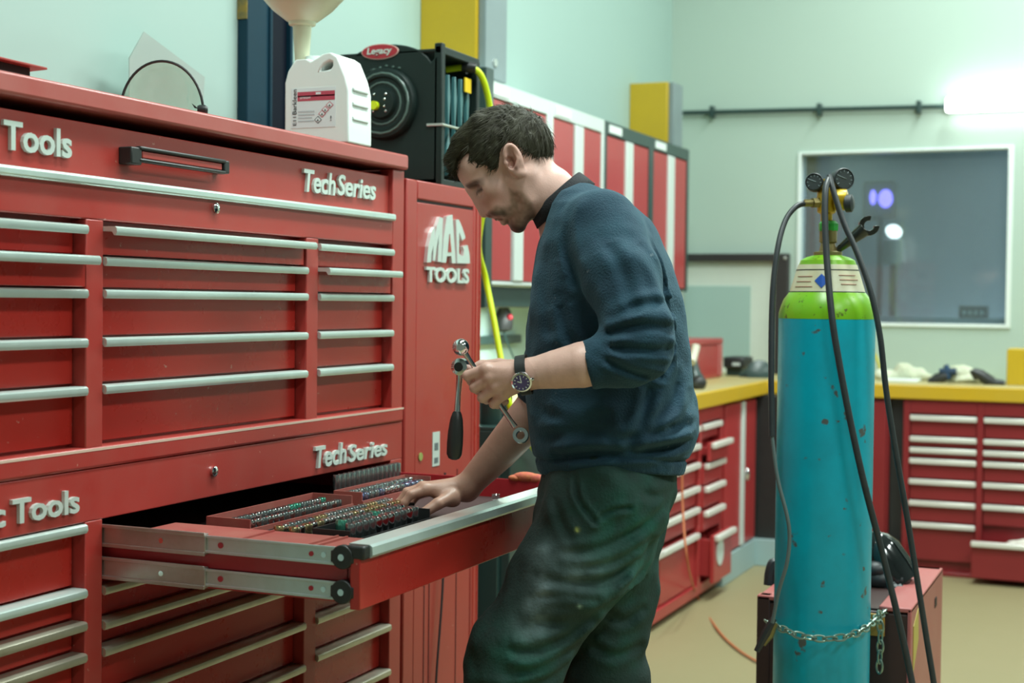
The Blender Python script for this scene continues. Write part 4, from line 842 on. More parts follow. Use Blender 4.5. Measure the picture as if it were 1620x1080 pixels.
# things on the welding machine
hm = thing('welding_helmet', 'glossy black ribbed helmet shell lying on the red welding machine', 'helmet', at(1415, 895, 3.95))
HB_ = mat('glossy_black_shell', (0.012, 0.016, 0.016), 0.12, coat=0.6)
q0_ = at(1392, 840, 3.95); q1_ = at(1432, 893, 3.92)
ax_ = q1_-q0_; Lh = np.linalg.norm(ax_); ax_ /= Lh
MB().lathe([(0.012, -0.055), (0.035, -0.045), (0.055, -0.02), (0.062, 0.01), (0.060, Lh*0.6), (0.055, Lh), (0.048, Lh), (0.05, Lh*0.6), (0.05, 0)], q0_+UP*-0.055+RT*-0.01, ax_, 32).build('shell', HB_, hm)
sd_ = np.cross(ax_, FW); sd_ /= np.linalg.norm(sd_); sd_ = sd_ if sd_ @ UP > 0 else -sd_
for an in (-0.9, -0.55, -0.2, 0.15):
    dd = sd_*math.cos(an)-FW*math.sin(an+0.9)
    dd -= ax_*(dd @ ax_); dd /= np.linalg.norm(dd)
    cc = q0_+UP*-0.055+RT*-0.01
    MB().tube([cc+dd*0.052-ax_*0.02, cc+dd*0.063+ax_*0.012, cc+dd*0.061+ax_*Lh*0.6, cc+dd*0.056+ax_*Lh*0.98], 0.003, 6).build('rib', HB_, hm)
o = thing('work_gloves', 'crumpled black gloves on top of the red welding machine', 'gloves', at(1405, 925, 3.9))
b = MB()
for px, py, r in ((1390, 915, 0.04), (1405, 925, 0.035), (1420, 915, 0.032), (1395, 935, 0.03), (1428, 928, 0.024), (1384, 900, 0.035)):
    b.ball(at(px, py, 3.9), (r, r*1.1, r*0.7), 12, 8)
b.build('glove', RUBBER, o)
for s_ in (0, 1, 2):
    MB().tube([at(1408+s_*7, 928, 3.86), at(1418+s_*7, 938, 3.84), at(1424+s_*6, 942, 3.84)], [0.011, 0.010, 0.008], 8).build('finger', RUBBER, o)
o = tag(MB().tube(spline([at(1216, 925, 3.9), at(1218, 905, 3.9), at(1224, 890, 3.9), at(1232, 905, 3.9), at(1230, 925, 3.9)]), 0.014, 8).build('torch_lead', RUBBER), 'black lead coiled on the cart left of the gas cylinder', 'cable')
# thin orange air line on the floor
pts = [tuple(atY(1079, 700, 1.64)), tuple(atY(1080, 800, 1.62)), tuple(atY(1088, 890, 1.56)), tuple(atZ(1104, 945, 0.008)), tuple(atZ(1135, 995, 0.008)), tuple(atZ(1165, 1025, 0.008)), tuple(atZ(1200, 1047, 0.008)), tuple(atZ(1235, 1060, 0.008))]
tag(MB().tube(spline(pts), 0.0045, 6).build('air_line', mat('orange_line', (0.50, 0.15, 0.06), 0.5)), 'thin orange line hanging from the bench and trailing over the floor', 'cable')
# ================================================================== on the worktops
WZ = 0.90
p = atY(1118, 600, 2.02)
tb = thing('tool_box', 'red metal tool box on the left worktop behind his back', 'tool box', (p[0], 2.0, WZ))
x0, x1 = float(atY(1082, 560, 1.95)[0]), float(atY(1142, 560, 1.95)[0]); zt = float(atY(1120, 536, 1.95)[2])
MB().box(x0, x1, 1.95, 2.3, WZ, zt-0.03).build('box_body', REDB, tb, bevel=0.006)
MB().box(x0-0.005, x1+0.005, 1.945, 2.305, zt-0.03, zt).build('lid', REDB, tb, bevel=0.006)
for x in (x0+0.2, x1-0.08, x1-0.03): MB().box(x, x+0.02, 1.944, 1.95, WZ+0.01, zt-0.03).build('rib', mat('pink_rib', (0.5, 0.16, 0.15), 0.4), tb, bevel=0.002)
MB().tube([((x0+x1)/2-0.08, 2.12, zt), ((x0+x1)/2-0.08, 2.12, zt+0.02), ((x0+x1)/2+0.08, 2.12, zt+0.02), ((x0+x1)/2+0.08, 2.12, zt)], 0.006, 8).build('handle', CHROME, tb)
o = thing('power_drill', 'dark green power tool with a beige grip beside the red tool box', 'power tool', atY(1098, 612, 1.85))
MB().tube([atY(1104, 609, 1.80), atY(1098, 590, 1.82), atY(1094, 570, 1.84)], [0.045, 0.03, 0.026], 12).build('motor_body', DGREEN, o)
MB().tube([atY(1094, 573, 1.81), atY(1099, 558, 1.81), atY(1101, 547, 1.81)], [0.02, 0.018, 0.02], 10).build('grip', mat('beige_grip', (0.62, 0.60, 0.48), 0.5), o)
MB().ball(atY(1105, 606, 1.76), 0.035).build('chuck', BLACK, o)
def p3(px, py, X): return atX(px, py, X)
o = thing('battery_charger', 'black boxy charger on the worktop right of the red tool box', 'charger', p3(1160, 600, 7.35))
a, c = p3(1143, 598, 7.35), p3(1177, 565, 7.35)
MB().box(7.35, 7.55, c[1], a[1], WZ+0.04, c[2]).build('case', BLACK, o, bevel=0.012)
MB().box(7.38, 7.52, c[1]+0.02, a[1]-0.01, WZ, WZ+0.05).build('base', DGREEN, o, bevel=0.006)
MB().box(7.345, 7.352, c[1]+0.02, c[1]+0.06, WZ+0.055, WZ+0.07).build('light_panel', PALEGREY, o)
o = thing('angle_grinder', 'dark angle grinder lying on the worktop in the corner', 'power tool', p3(1195, 600, 7.3))
MB().tube([p3(1172, 597, 7.3), p3(1185, 592, 7.3), p3(1200, 590, 7.3)], [0.022, 0.03, 0.035], 12).build('motor_body', DGREEN, o)
MB().lathe([(0.03, -0.02), (0.065, -0.015), (0.068, 0.0), (0.03, 0.012)], p3(1202, 590, 7.26), (-0.8, -0.3, 0.2), 24).build('guard', DGREEN, o)
MB().lathe([(0.055, -0.016), (0.055, -0.013)], p3(1202, 590, 7.245), (-0.8, -0.3, 0.2), 24).build('disc', mat('rust_disc', (0.10, 0.05, 0.02), 0.7), o)
CLO = mat('work_cloth', (0.60, 0.62, 0.48), 0.9, bump=0.6, bscale=40, noise=0.5, nscale=10, ncolor=(0.45, 0.5, 0.25))
o = thing('spray_gun', 'black and blue spray gun on the cloths on the right worktop', 'spray gun', p3(1500, 600, 7.35))
MB().tube([p3(1470, 606, 7.35), p3(1484, 599, 7.35), p3(1500, 594, 7.35)], [0.02, 0.03, 0.02], 10).build('gun_handle', BLACK, o)
MB().tube([p3(1498, 598, 7.35), p3(1500, 588, 7.35), p3(1496, 577, 7.35)], [0.02, 0.018, 0.012], 10).build('cup', mat('dark_blue_plastic', (0.01, 0.05, 0.12), 0.4), o)
MB().tube([p3(1486, 587, 7.35), p3(1498, 588, 7.35), p3(1513, 588, 7.35)], [0.015, 0.018, 0.02], 10).build('barrel', mat('navy_plastic', (0.01, 0.035, 0.08), 0.4), o)
o = thing('heat_gun', 'black pistol-shaped tool tilted on the cloths beside the yellow box', 'power tool', p3(1560, 600, 7.35))
MB().tube([p3(1539, 587, 7.3), p3(1550, 592, 7.3), p3(1566, 603, 7.3), p3(1576, 608, 7.3)], [0.018, 0.026, 0.028, 0.02], 12).build('barrel', BLACK, o)
MB().tube([p3(1566, 603, 7.3), p3(1580, 605, 7.3), p3(1590, 606, 7.3)], [0.02, 0.016, 0.012], 10).build('grip', RUBBER, o)
MB().tube([p3(1537, 585, 7.3), p3(1541, 592, 7.3), p3(1546, 600, 7.3)], [0.012, 0.014, 0.012], 8).build('nozzle', BLACK, o)
def rag(label, spots, X, m=CLO):
    b = MB()
    for px, py, r, hz in spots:
        p = p3(px, py, X); b.ball((X, p[1], WZ+hz*0.63), (r*0.8, r, hz*0.62), 14, 10)
    ob = b.build('cloth', m); rm = ob.modifiers.new('remesh', 'REMESH'); rm.mode = 'VOXEL'; rm.voxel_size = 0.008; rm.use_smooth_shade = True
    sm = ob.modifiers.new('smooth', 'SMOOTH'); sm.iterations = 3
    tx = bpy.data.textures.new('folds', 'CLOUDS'); tx.noise_scale = 0.045
    dm = ob.modifiers.new('folds', 'DISPLACE'); dm.texture = tx; dm.strength = 0.03; dm.mid_level = 0.5
    return tag(ob, label, 'cloth', 'cloths on the right worktop')
rag('pale crumpled cloths under the tools on the right worktop', [(1502, 600, 0.06, 0.05), (1520, 595, 0.07, 0.07), (1540, 600, 0.06, 0.045), (1555, 604, 0.06, 0.03), (1525, 606, 0.09, 0.03)], 7.42)
rag('pale heap of paper and cloth just right of the gas cylinder', [(1410, 597, 0.05, 0.04), (1430, 592, 0.05, 0.07), (1448, 594, 0.05, 0.055), (1462, 602, 0.04, 0.03), (1396, 600, 0.045, 0.04)], 7.45)
o = tag(MB().box(7.28, 7.44, p3(1452, 600, 7.3)[1], p3(1396, 600, 7.3)[1], WZ, WZ+0.012).build('paper_pad', WHITEP, bevel=0.003), 'white paper pad lying flat on the right worktop', 'paper')
p = p3(1393, 575, 7.4); tag(MB().tube(spline([p3(1384, 560, 7.5), p3(1390, 575, 7.48), p3(1394, 592, 7.46), (7.45, p3(1398, 600, 7.45)[1], WZ+0.006)]), 0.008, 8).build('strap', mat('yellow_strap', (0.45, 0.42, 0.06), 0.6)), 'yellowish strap leaning against the wall beside the cylinder', 'strap')
a, c = p3(1592, 607, 7.3), p3(1592, 552, 7.3)
yb_ = thing('carton', 'yellow carton at the far right of the worktop', 'box', (7.4, float(a[1])-0.1, WZ))
MB().box(7.3, 7.55, float(a[1])-0.26, float(a[1]), WZ, float(c[2])).build('box_body', YELLOW, yb_, bevel=0.004)
MB().box(7.298, 7.552, float(a[1])-0.15, float(a[1])-0.11, float(c[2])-0.002, float(c[2])+0.001).build('tape', PALEGREY, yb_)
for (lab_, px, py, r, h_) in (('dark green canister on the worktop beside the locker', 776, 668, 0.035, 0.16), ('squat dark green tin on the worktop left of his forearm', 790, 675, 0.04, 0.10)):
    p = atY(px, py, 1.80)
    o = thing('canister', lab_, 'canister', (p[0], 1.80, WZ))
    MB().lathe([(r*0.95, 0), (r, 0.004), (r, h_*0.8), (r*0.7, h_*0.88)], (p[0], 1.80, WZ), n=20).build('can_body', DGREEN, o)
    MB().lathe([(r*0.45, h_*0.86), (r*0.45, h_), (r*0.3, h_*1.02)], (p[0], 1.80, WZ), n=16).build('cap', BLACK, o)
# ================================================================== the mechanic: signed distances meshed by surface nets
R0, F0 = np.array([math.sin(YAW), -math.cos(YAW), 0.0]), np.array([math.cos(YAW), math.sin(YAW), 0.0])
def m(px, py, d=3.0):
    p = at(px, py, d); return np.array([p @ R0, p @ F0, p[2]])
def to_world(V): return V[:, :1]*R0+V[:, 1:2]*F0+np.array([0, 0, 1.0])*V[:, 2:3]
_o, _x, _y = m(810, 540), m(811, 540), m(810, 541)
_J = np.linalg.inv(np.array([[(_x-_o)[0], (_y-_o)[0]], [(_x-_o)[2], (_y-_o)[2]]]))
def uv(P):   # profile coordinates in the body's middle plane
    q = np.stack([P[:, 0]-_o[0], P[:, 2]-_o[2]]); r = _J @ q; return 810+r[0], 540+r[1]
def smin(a, b, k):
    h = np.clip(0.5+0.5*(b-a)/k, 0, 1); return b+(a-b)*h-k*h*(1-h)
def smax(a, b, k): return -smin(-a, -b, k)
def cap(P, a, b, ra, rb):
    pa = P-a; ba = b-a; h = np.clip(pa @ ba/(ba @ ba+1e-12), 0, 1)
    return np.linalg.norm(pa-h[:, None]*ba, axis=1)-(ra+(rb-ra)*h)
def ell(P, c, r, ang=0.0, axb=0.0):
    """ellipsoid, radii (along, depth, across) turned by ang in the profile plane"""
    q = P-c; e1 = np.array([math.cos(ang), 0, math.sin(ang)]); e2 = np.array([-math.sin(ang), 0, math.cos(ang)])
    x = np.stack([q @ e1, q[:, 1]+axb*(q @ e1), q @ e2], 1)
    k0 = np.linalg.norm(x/r, axis=1); k1 = np.linalg.norm(x/(np.array(r)**2), axis=1)+1e-9
    return k0*(k0-1)/k1
def chain(P, pts, k=0.0):
    d = None
    for (a, ra), (b, rb) in zip(pts[:-1], pts[1:]):
        e = cap(P, a, b, ra, rb); d = e if d is None else (smin(d, e, k) if k else np.minimum(d, e))
    return d
def nets(fn, lo, hi, h, B=8, slack=1.5):
    lo = np.array(lo, float); nb = np.ceil((np.array(hi)-lo)/(h*B)).astype(int); n = nb*B
    g = np.stack(np.meshgrid(*[np.arange(k) for k in nb], indexing='ij'), -1).reshape(-1, 3)
    d = fn(lo+(g*B+(B-1)/2)*h)
    A = np.repeat(np.repeat(np.repeat(np.sign(d).reshape(nb).astype(np.float32)*h, B, 0), B, 1), B, 2)
    act = g[np.abs(d) < B*h*0.87*slack]
    lg = np.stack(np.meshgrid(*[np.arange(B)]*3, indexing='ij'), -1).reshape(-1, 3)
    for s in range(0, len(act), 400):
        ii = (act[s:s+400, None, :]*B+lg[None]).reshape(-1, 3)
        A[ii[:, 0], ii[:, 1], ii[:, 2]] = fn(lo+ii*h)
    s = A < 0; c = np.zeros(n-1, np.uint8)
    cs = [(i, j, k) for i in (0, 1) for j in (0, 1) for k in (0, 1)]
    for i, j, k in cs: c += s[i:n[0]-1+i, j:n[1]-1+j, k:n[2]-1+k]
    idx = np.argwhere((c > 0) & (c < 8)); dims = n-1
    flat = (idx[:, 0]*dims[1]+idx[:, 1])*dims[2]+idx[:, 2]
    acc = np.zeros((len(idx), 3)); cnt = np.zeros(len(idx))
    val = {q: A[idx[:, 0]+q[0], idx[:, 1]+q[1], idx[:, 2]+q[2]].astype(float) for q in cs}
    for q in cs:
        for ax in range(3):
            if q[ax] == 0:
                r = list(q); r[ax] = 1; a, b = val[q], val[tuple(r)]; mk = (a < 0) != (b < 0)
                t = np.where(mk, a/(a-b+1e-30), 0); pt = np.tile(np.array(q, float), (len(idx), 1)); pt[:, ax] = t
                acc[mk] += pt[mk]; cnt[mk] += 1
    V = lo+(idx+acc/np.maximum(cnt, 1)[:, None])*h
    look = lambda I: np.searchsorted(flat, (I[:, 0]*dims[1]+I[:, 1])*dims[2]+I[:, 2])
    F = []
    for ax in range(3):
        u, w_ = (ax+1) % 3, (ax+2) % 3
        sl0 = [slice(None)]*3; sl1 = [slice(None)]*3; sl0[ax] = slice(0, n[ax]-1); sl1[ax] = slice(1, n[ax])
        E_ = np.argwhere(s[tuple(sl0)] != s[tuple(sl1)])
        E_ = E_[(E_[:, u] > 0) & (E_[:, w_] > 0) & (E_[:, u] < n[u]-1) & (E_[:, w_] < n[w_]-1)]
        o = [E_.copy() for _ in range(4)]; o[0][:, u] -= 1; o[0][:, w_] -= 1; o[1][:, w_] -= 1; o[3][:, u] -= 1
        Q = np.stack([look(k) for k in o], 1); inside = s[E_[:, 0], E_[:, 1], E_[:, 2]]
        Q[~inside] = Q[~inside][:, ::-1]; F.append(Q)
    return V, np.concatenate(F)
def add_mesh(name, V, F, material, parent, colors=None):
    Wd = to_world(V)-np.array(off(parent)); me = bpy.data.meshes.new(name)
    me.vertices.add(len(Wd)); me.vertices.foreach_set('co', Wd.astype(np.float32).ravel())
    me.loops.add(F.size); me.loops.foreach_set('vertex_index', F.astype(np.int32).ravel())
    me.polygons.add(len(F)); me.polygons.foreach_set('loop_start', np.arange(0, F.size, F.shape[1], dtype=np.int32))
    me.update(calc_edges=True); me.validate(); me.shade_smooth()
    if colors is not None:
        at_ = me.color_attributes.new('tone', 'FLOAT_COLOR', 'POINT')
        at_.data.foreach_set('color', np.c_[colors, np.ones(len(colors))].astype(np.float32).ravel())
    me.materials.append(material); o = bpy.data.objects.new(name, me); COL.objects.link(o)
    if parent is not None: o.parent = parent
    return o
_lat = rng.random((64, 64, 64)).astype(np.float32)
def vnoise(P, s):
    q = P/s; i = np.floor(q).astype(int); f = q-i; f = f*f*(3-2*f); r = 0
    for a in (0, 1):
        for b in (0, 1):
            for c in (0, 1):
                w_ = (f[:, 0] if a else 1-f[:, 0])*(f[:, 1] if b else 1-f[:, 1])*(f[:, 2] if c else 1-f[:, 2])
                r = r+w_*_lat[(i[:, 0]+a) & 63, (i[:, 1]+b) & 63, (i[:, 2]+c) & 63]
    return r
def creases(u, v, lines):
    """cloth folds: a groove along each line with a soft ridge on either side"""
    r = np.zeros(u.shape)
    for pts, w_, dep in lines:
        lo_, hi_ = np.min(pts, 0)-4*w_, np.max(pts, 0)+4*w_
        k = (u > lo_[0]) & (u < hi_[0]) & (v > lo_[1]) & (v < hi_[1])
        if not k.any(): continue
        P2 = spline([(x, y, 0) for x, y in pts], 4); d = np.full(k.sum(), 1e9); tt = np.zeros(k.sum()); uk, vk = u[k], v[k]
        for i in range(len(P2)-1):
            e = seg2(uk, vk, P2[i][:2], P2[i+1][:2]); c = e < d; d[c] = e[c]; tt[c] = i/(len(P2)-1)
        fade = np.clip(np.minimum(tt, 1-tt)*5+0.25, 0, 1)
        r[k] += dep*fade*(-np.exp(-(d/w_)**2)+0.75*np.exp(-((d-2.1*w_)/(1.1*w_))**2))
    return r
def seg2(u, v, a, b):
    a = np.array(a, float); b = np.array(b, float); ba = b-a
    h = np.clip(((u-a[0])*ba[0]+(v-a[1])*ba[1])/(ba @ ba), 0, 1); return np.hypot(u-a[0]-h*ba[0], v-a[1]-h*ba[1])
def poly2(u, v, pts):
    d = np.full(u.shape, 1e9); ins = np.zeros(u.shape, bool); n = len(pts)
    for i in range(n):
        a, b = pts[i], pts[(i+1) % n]; d = np.minimum(d, seg2(u, v, a, b))
        c = (a[1] > v) != (b[1] > v); xx = (b[0]-a[0])*(v-a[1])/((b[1]-a[1]) or 1e-9)+a[0]; ins ^= c & (u < xx)
    return np.where(ins, -d, d)
PXM = 3.0/2300
HB3 = 3.0
def lat(p, dy): q = p.copy(); q[1] += dy; return q
mid = lambda px, py, dy=0.0: lat(m(px, py, HB3), dy)
SKULL = mid(797, 243); SKANG = math.atan2(0.308, 0.951)
def head(P):
    d = ell(P, SKULL, (0.0955, 0.073, 0.082), SKANG)
    d = smin(d, ell(P, mid(752, 270), (0.034, 0.052, 0.040), 0.6), 0.03)
    d = smin(d, ell(P, mid(795, 307), (0.064, 0.054, 0.043), -0.80), 0.025)
    d = smin(d, ell(P, mid(767, 322), (0.026, 0.0135, 0.0135), -0.86), 0.018)
    for s in (-1, 1):
        d = smin(d, chain(P, [(mid(818, 285, s*0.050), 0.018), (mid(836, 320, s*0.046), 0.017), (mid(822, 350, s*0.020), 0.016)]), 0.02)
        d = smin(d, ell(P, mid(775, 300, s*0.045), (0.022, 0.014, 0.016), -0.7), 0.02)
        d = smin(d, cap(P, mid(744, 291, s*0.012), mid(753, 288, s*0.040), 0.0085, 0.007), 0.012)
    d = smin(d, ell(P, mid(818, 357), (0.017, 0.022, 0.014), -0.4), 0.014)
    # brow to nose
    d = smin(d, chain(P, [(mid(744, 300), 0.009), (mid(752, 313), 0.0075), (mid(762, 329), 0.009), (mid(766, 336), 0.0108)]), 0.009)
    for s in (-1, 1):
        d = smin(d, ell(P, mid(773, 336, s*0.0115), (0.0105, 0.0075, 0.0085), -0.7), 0.005)
        d = smin(d, ell(P, mid(774, 319, s*0.019), (0.026, 0.017, 0.016), -0.8), 0.022)
        d = smax(d, -ell(P, mid(757, 302, s*0.034), (0.012, 0.014, 0.009), -0.7), 0.014)
        d = smin(d, ell(P, mid(764, 302.5, s*0.030), (0.0125, 0.0125, 0.0125)), 0.002)
        d = smin(d, cap(P, mid(757, 305, s*0.020), mid(762, 298, s*0.041), 0.0035, 0.003), 0.004)
        d = smin(d, ell(P, mid(787, 330, s*0.034), (0.022, 0.014, 0.016), -0.8), 0.018)
        d = smax(d, -ell(P, mid(772, 342, s*0.0075), (0.004, 0.0035, 0.005), -0.6), 0.002)
    # lips, philtrum
    d = smin(d, ell(P, mid(790, 336), (0.018, 0.026, 0.014), -0.85), 0.012)
    d = smin(d, cap(P, mid(788, 344.5, -0.017), mid(788, 344.5, 0.017), 0.0062, 0.0062), 0.006)
    d = smin(d, cap(P, mid(797, 351, -0.014), mid(797, 351, 0.014), 0.0068, 0.0068), 0.006)
    d = smax(d, -cap(P, mid(788, 350, -0.022), mid(788, 350, 0.022), 0.0022, 0.0022), 0.003)
    d = smax(d, -cap(P, mid(802, 362, -0.012), mid(802, 362, 0.012), 0.004, 0.004), 0.008)
    # ears
    for s in (-1, 1):
        ea = math.atan2(-0.94, 0.34); c = mid(812, 258, s*0.076)
        e = ell(P, c, (0.0345, 0.0095, 0.0195), ea, s*0.12)
        e = smin(e, ell(P, mid(821, 279, s*0.074), (0.010, 0.006, 0.008)), 0.006)
        e = smax(e, -ell(P, mid(812, 257, s*0.0865), (0.0265, 0.0098, 0.0130), ea), 0.0025)
        e = smax(e, -ell(P, mid(808, 263, s*0.080), (0.013, 0.016, 0.009), ea), 0.003)
        e = smin(e, chain(P, [(mid(813, 243, s*0.079), 0.0028), (mid(819, 258, s*0.081), 0.003), (mid(816, 270, s*0.080), 0.003)]), 0.004)
        e = smin(e, ell(P, mid(801, 264, s*0.075), (0.0055, 0.005, 0.0045)), 0.006)
        d = smin(d, e, 0.004)
    return d
# left (near) arm and hand
WL_ = m(838, 592, 2.755)
LF = [  # knuckle, middle joint, end joint, tip
    [(m(770, 584, 2.766), .0125), (m(740, 594, 2.783), .0098), (m(746, 603, 2.806), .0088), (m(763, 603, 2.812), .0078)],
    [(m(776, 597, 2.763), .0125), (m(751, 613, 2.780), .0098), (m(757, 617, 2.804), .0088), (m(774, 614, 2.812), .0078)],
    [(m(785, 611, 2.764), .0118), (m(763, 629, 2.780), .0094), (m(770, 632, 2.803), .0085), (m(786, 626, 2.811), .0075)],
    [(m(797, 622, 2.768), .0108), (m(781, 639, 2.782), .0085), (m(787, 640, 2.802), .0076), (m(800, 635, 2.810), .0068)]]
LT = [(m(818, 582, 2.788), .0145), (m(790, 577, 2.812), .0125), (m(762, 578, 2.822), .0105), (m(738, 587, 2.820), .0085)]
def lhand(P):
    w = m(832, 592, 2.757); d = ell(P, m(802, 598, 2.772), (0.036, 0.017, 0.029), -0.45)
    for f in LF: d = smin(d, cap(P, w, f[0][0], 0.022, f[0][1]), 0.012)
    d = smin(d, ell(P, m(812, 585, 2.790), (0.026, 0.015, 0.018), -0.1), 0.012)
    for f in LF:
        e = chain(P, f, 0.004); e = smin(e, ell(P, f[0][0]-np.array([0, 0.003, 0]), (0.0115, 0.0105, 0.0115)), 0.006); d = smin(d, e, 0.0055)
    d = smin(d, chain(P, LT, 0.004), 0.008)
    for f in LF: d = smin(d, cap(P, w-np.array([0, 0.012, 0]), f[0][0]-np.array([0, 0.0085, 0]), 0.003, 0.003), 0.010)
    return d
RW = m(738, 772, 3.235)
RF = [
    [(m(672, 775, 3.200), .0125), (m(650, 782, 3.185), .0098), (m(640, 795, 3.182), .0088), (m(638, 809, 3.185), .0075)],
    [(m(668, 772, 3.226), .0125), (m(644, 778, 3.222), .0098), (m(632, 794, 3.222), .0088), (m(631, 808, 3.225), .0075)],
    [(m(671, 773, 3.250), .0118), (m(648, 779, 3.255), .0094), (m(637, 795, 3.256), .0085), (m(636, 807, 3.256), .0074)],
    [(m(679, 777, 3.272), .0105), (m(660, 784, 3.282), .0085), (m(651, 796, 3.284), .0076), (m(649, 806, 3.284), .0066)]]
RTH = [(m(716, 785, 3.205), .0155), (m(692, 797, 3.168), .0128), (m(669, 812, 3.150), .0108), (m(655, 826, 3.150), .0085)]
def rhand(P):
    d = ell(P, m(703, 778, 3.236), (0.040, 0.034, 0.018), -0.1)
    for f in RF: d = smin(d, cap(P, RW, f[0][0], 0.024, f[0][1]), 0.012)
    d = smin(d, ell(P, m(708, 788, 3.205), (0.030, 0.018, 0.018), -0.35), 0.012)
    for f in RF:
        e = chain(P, f, 0.004); e = smin(e, ell(P, f[0][0]+np.array([0, 0, 0.003]), (0.0115, 0.0105, 0.0115)), 0.006); d = smin(d, e, 0.0055)
    d = smin(d, chain(P, RTH, 0.004), 0.008)
    for f in RF: d = smin(d, cap(P, RW+np.array([0, 0, 0.014]), f[0][0]+np.array([0, 0, 0.0085]), 0.003, 0.003), 0.010)
    return d
def body(P):
    d = head(P)
    d = smin(d, chain(P, [(mid(836, 282), 0.054), (mid(868, 305), 0.0545), (mid(905, 345), 0.060), (mid(935, 400), 0.08)], 0.01), 0.028)
    for s in (-1, 1):   # neck tendon
        d = smin(d, cap(P, mid(838, 282, s*0.05), mid(872, 338, s*0.025), 0.014, 0.012), 0.02)
    d = smin(d, chain(P, [(mid(940, 400), 0.11), (mid(960, 560), 0.10), (mid(965, 760), 0.11)]), 0.04)
    d = smin(d, chain(P, [(m(950, 365, 2.86), 0.06), (m(1010, 545, 2.74), 0.044), (m(1000, 560, 2.738), 0.044), (m(920, 577, 2.735), 0.0435), (m(880, 584, 2.745), 0.037), (m(840, 591, 2.757), 0.0295)]), 0.03)
    d = smin(d, lhand(P), 0.012)
    d = smin(d, chain(P, [(m(925, 400, 3.14), 0.06), (m(850, 640, 3.24), 0.046), (m(822, 678, 3.24), 0.0455), (m(790, 715, 3.238), 0.040), (m(738, 771, 3.235), 0.0285)]), 0.03)
    d = smin(d, rhand(P), 0.012)
    return d
MAN = thing('person', 'man in navy sweatshirt and dirty green trousers leaning over the open drawer, holding ratchets', 'person', to_world(m(930, 1480, 3.0)[None])[0]*np.array([1, 1, 0]))
def mixc(a, b, t): return a+(np.array(b)-a)*t[:, None]
SKIN = mat('skin', (0.5, 0.3, 0.22), 0.42, attr='tone', noise=0.25, nscale=45, ncolor=(0.36, 0.19, 0.14), bump=0.10, bscale=320, sss=0.08)
lo = np.minimum.reduce([m(618, 830, 3.1), m(700, 830, 2.6), m(618, 830, 3.4)])-0.01
hi = np.maximum.reduce([m(1075, 160, 2.68), m(1075, 160, 3.36)])+0.01
V, F = nets(body, (m(624, 800, 3.2)[0], 2.62, m(700, 840, 3.2)[2]), (m(1075, 500, 3.0)[0], 3.40, m(800, 168, 3.0)[2]), 0.0023, 8)
u, v = uv(V)
base = np.tile(np.array([0.74, 0.46, 0.385]), (len(V), 1))
hd = (v < 372) & (u < 905)
g = lambda cx, cy, sx, sy: np.exp(-(((u-cx)/sx)**2+((v-cy)/sy)**2))*hd
base = mixc(base, (0.52, 0.22, 0.16), np.clip(0.7*g(770, 322, 14, 12)+0.5*g(790, 315, 18, 14)+0.5*g(810, 252, 10, 18), 0, 1))
base = mixc(base, (0.20, 0.075, 0.06), np.clip(0.85*g(811, 261, 5, 9)+0.6*g(806, 248, 5, 9)+0.7*g(817, 272, 3, 5), 0, 0.9)*(np.abs(V[:, 1]-HB3) > 0.06))  # ear hollows darkened: crease shade put into the skin colour
sd = poly2(u, v, [(806, 302), (814, 306), (824, 306), (838, 320), (850, 345), (846, 366), (800, 376), (796, 360), (800, 345), (790, 335), (783, 338), (776, 346), (774, 338), (786, 328), (800, 330), (808, 326)])
st = np.clip(0.5-sd/6.0, 0, 1)*hd
base = mixc(base, (0.13, 0.08, 0.035), 0.60*st*(0.7+0.6*vnoise(V, 0.006)))
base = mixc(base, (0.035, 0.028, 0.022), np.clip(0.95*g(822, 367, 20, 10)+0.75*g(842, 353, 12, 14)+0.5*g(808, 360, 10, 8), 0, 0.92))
base = mixc(base, (0.07, 0.045, 0.03), 0.85*np.clip(1.4-seg2(u, v, (776, 341), (796, 339))/5, 0, 1)*hd)
base = mixc(base, (0.08, 0.03, 0.03), np.clip(1.3-seg2(u, v, (784, 348), (794, 348))/2.0, 0, 1)*hd*0.8)
base = mixc(base, (0.36, 0.14, 0.11), np.clip(1-np.abs(seg2(u, v, (789, 346), (799, 352)))/4.0, 0, 1)*hd*0.6)
nb = np.abs(V[:, 1]-HB3)
brow = np.clip(1.4-seg2(u, v, (740, 297), (764, 289))/4.8, 0, 1)*np.clip((nb-0.008)/0.006, 0, 1)*np.clip((0.056-nb)/0.012, 0, 1)*hd
base = mixc(base, (0.035, 0.025, 0.02), np.clip(brow, 0, 1)*0.85)
eye = np.clip(1.3-seg2(u, v, (751, 308), (766, 300))/3.6, 0, 1)*(nb > 0.014)*(nb < 0.048)*hd
base = mixc(base, (0.03, 0.02, 0.018), np.clip(eye, 0, 1)*0.9)  # eye line painted together with the shadow beside the nose
base = mixc(base, (0.24, 0.15, 0.11), 0.6*np.clip(1.2-seg2(u, v, (756, 300), (764, 295))/5, 0, 1)*(nb > 0.015)*hd)  # socket shade under the brow put into the skin colour
nost = np.clip(1-seg2(u, v, (771, 340), (774, 342))/2.5, 0, 1)*(nb < 0.014)*hd; base = mixc(base, (0.05, 0.02, 0.02), nost)
rh = np.clip((v-640)/60, 0, 1)*(u < 860); base = mixc(base, (0.46, 0.25, 0.15), 0.55*rh)
lh = (np.hypot(u-775, v-608) < 75)*1.0*(V[:, 1] < 2.9); base = mixc(base, (0.58, 0.34, 0.27), 0.5*lh)
bm_ = add_mesh('body', V, F, SKIN, MAN, base)
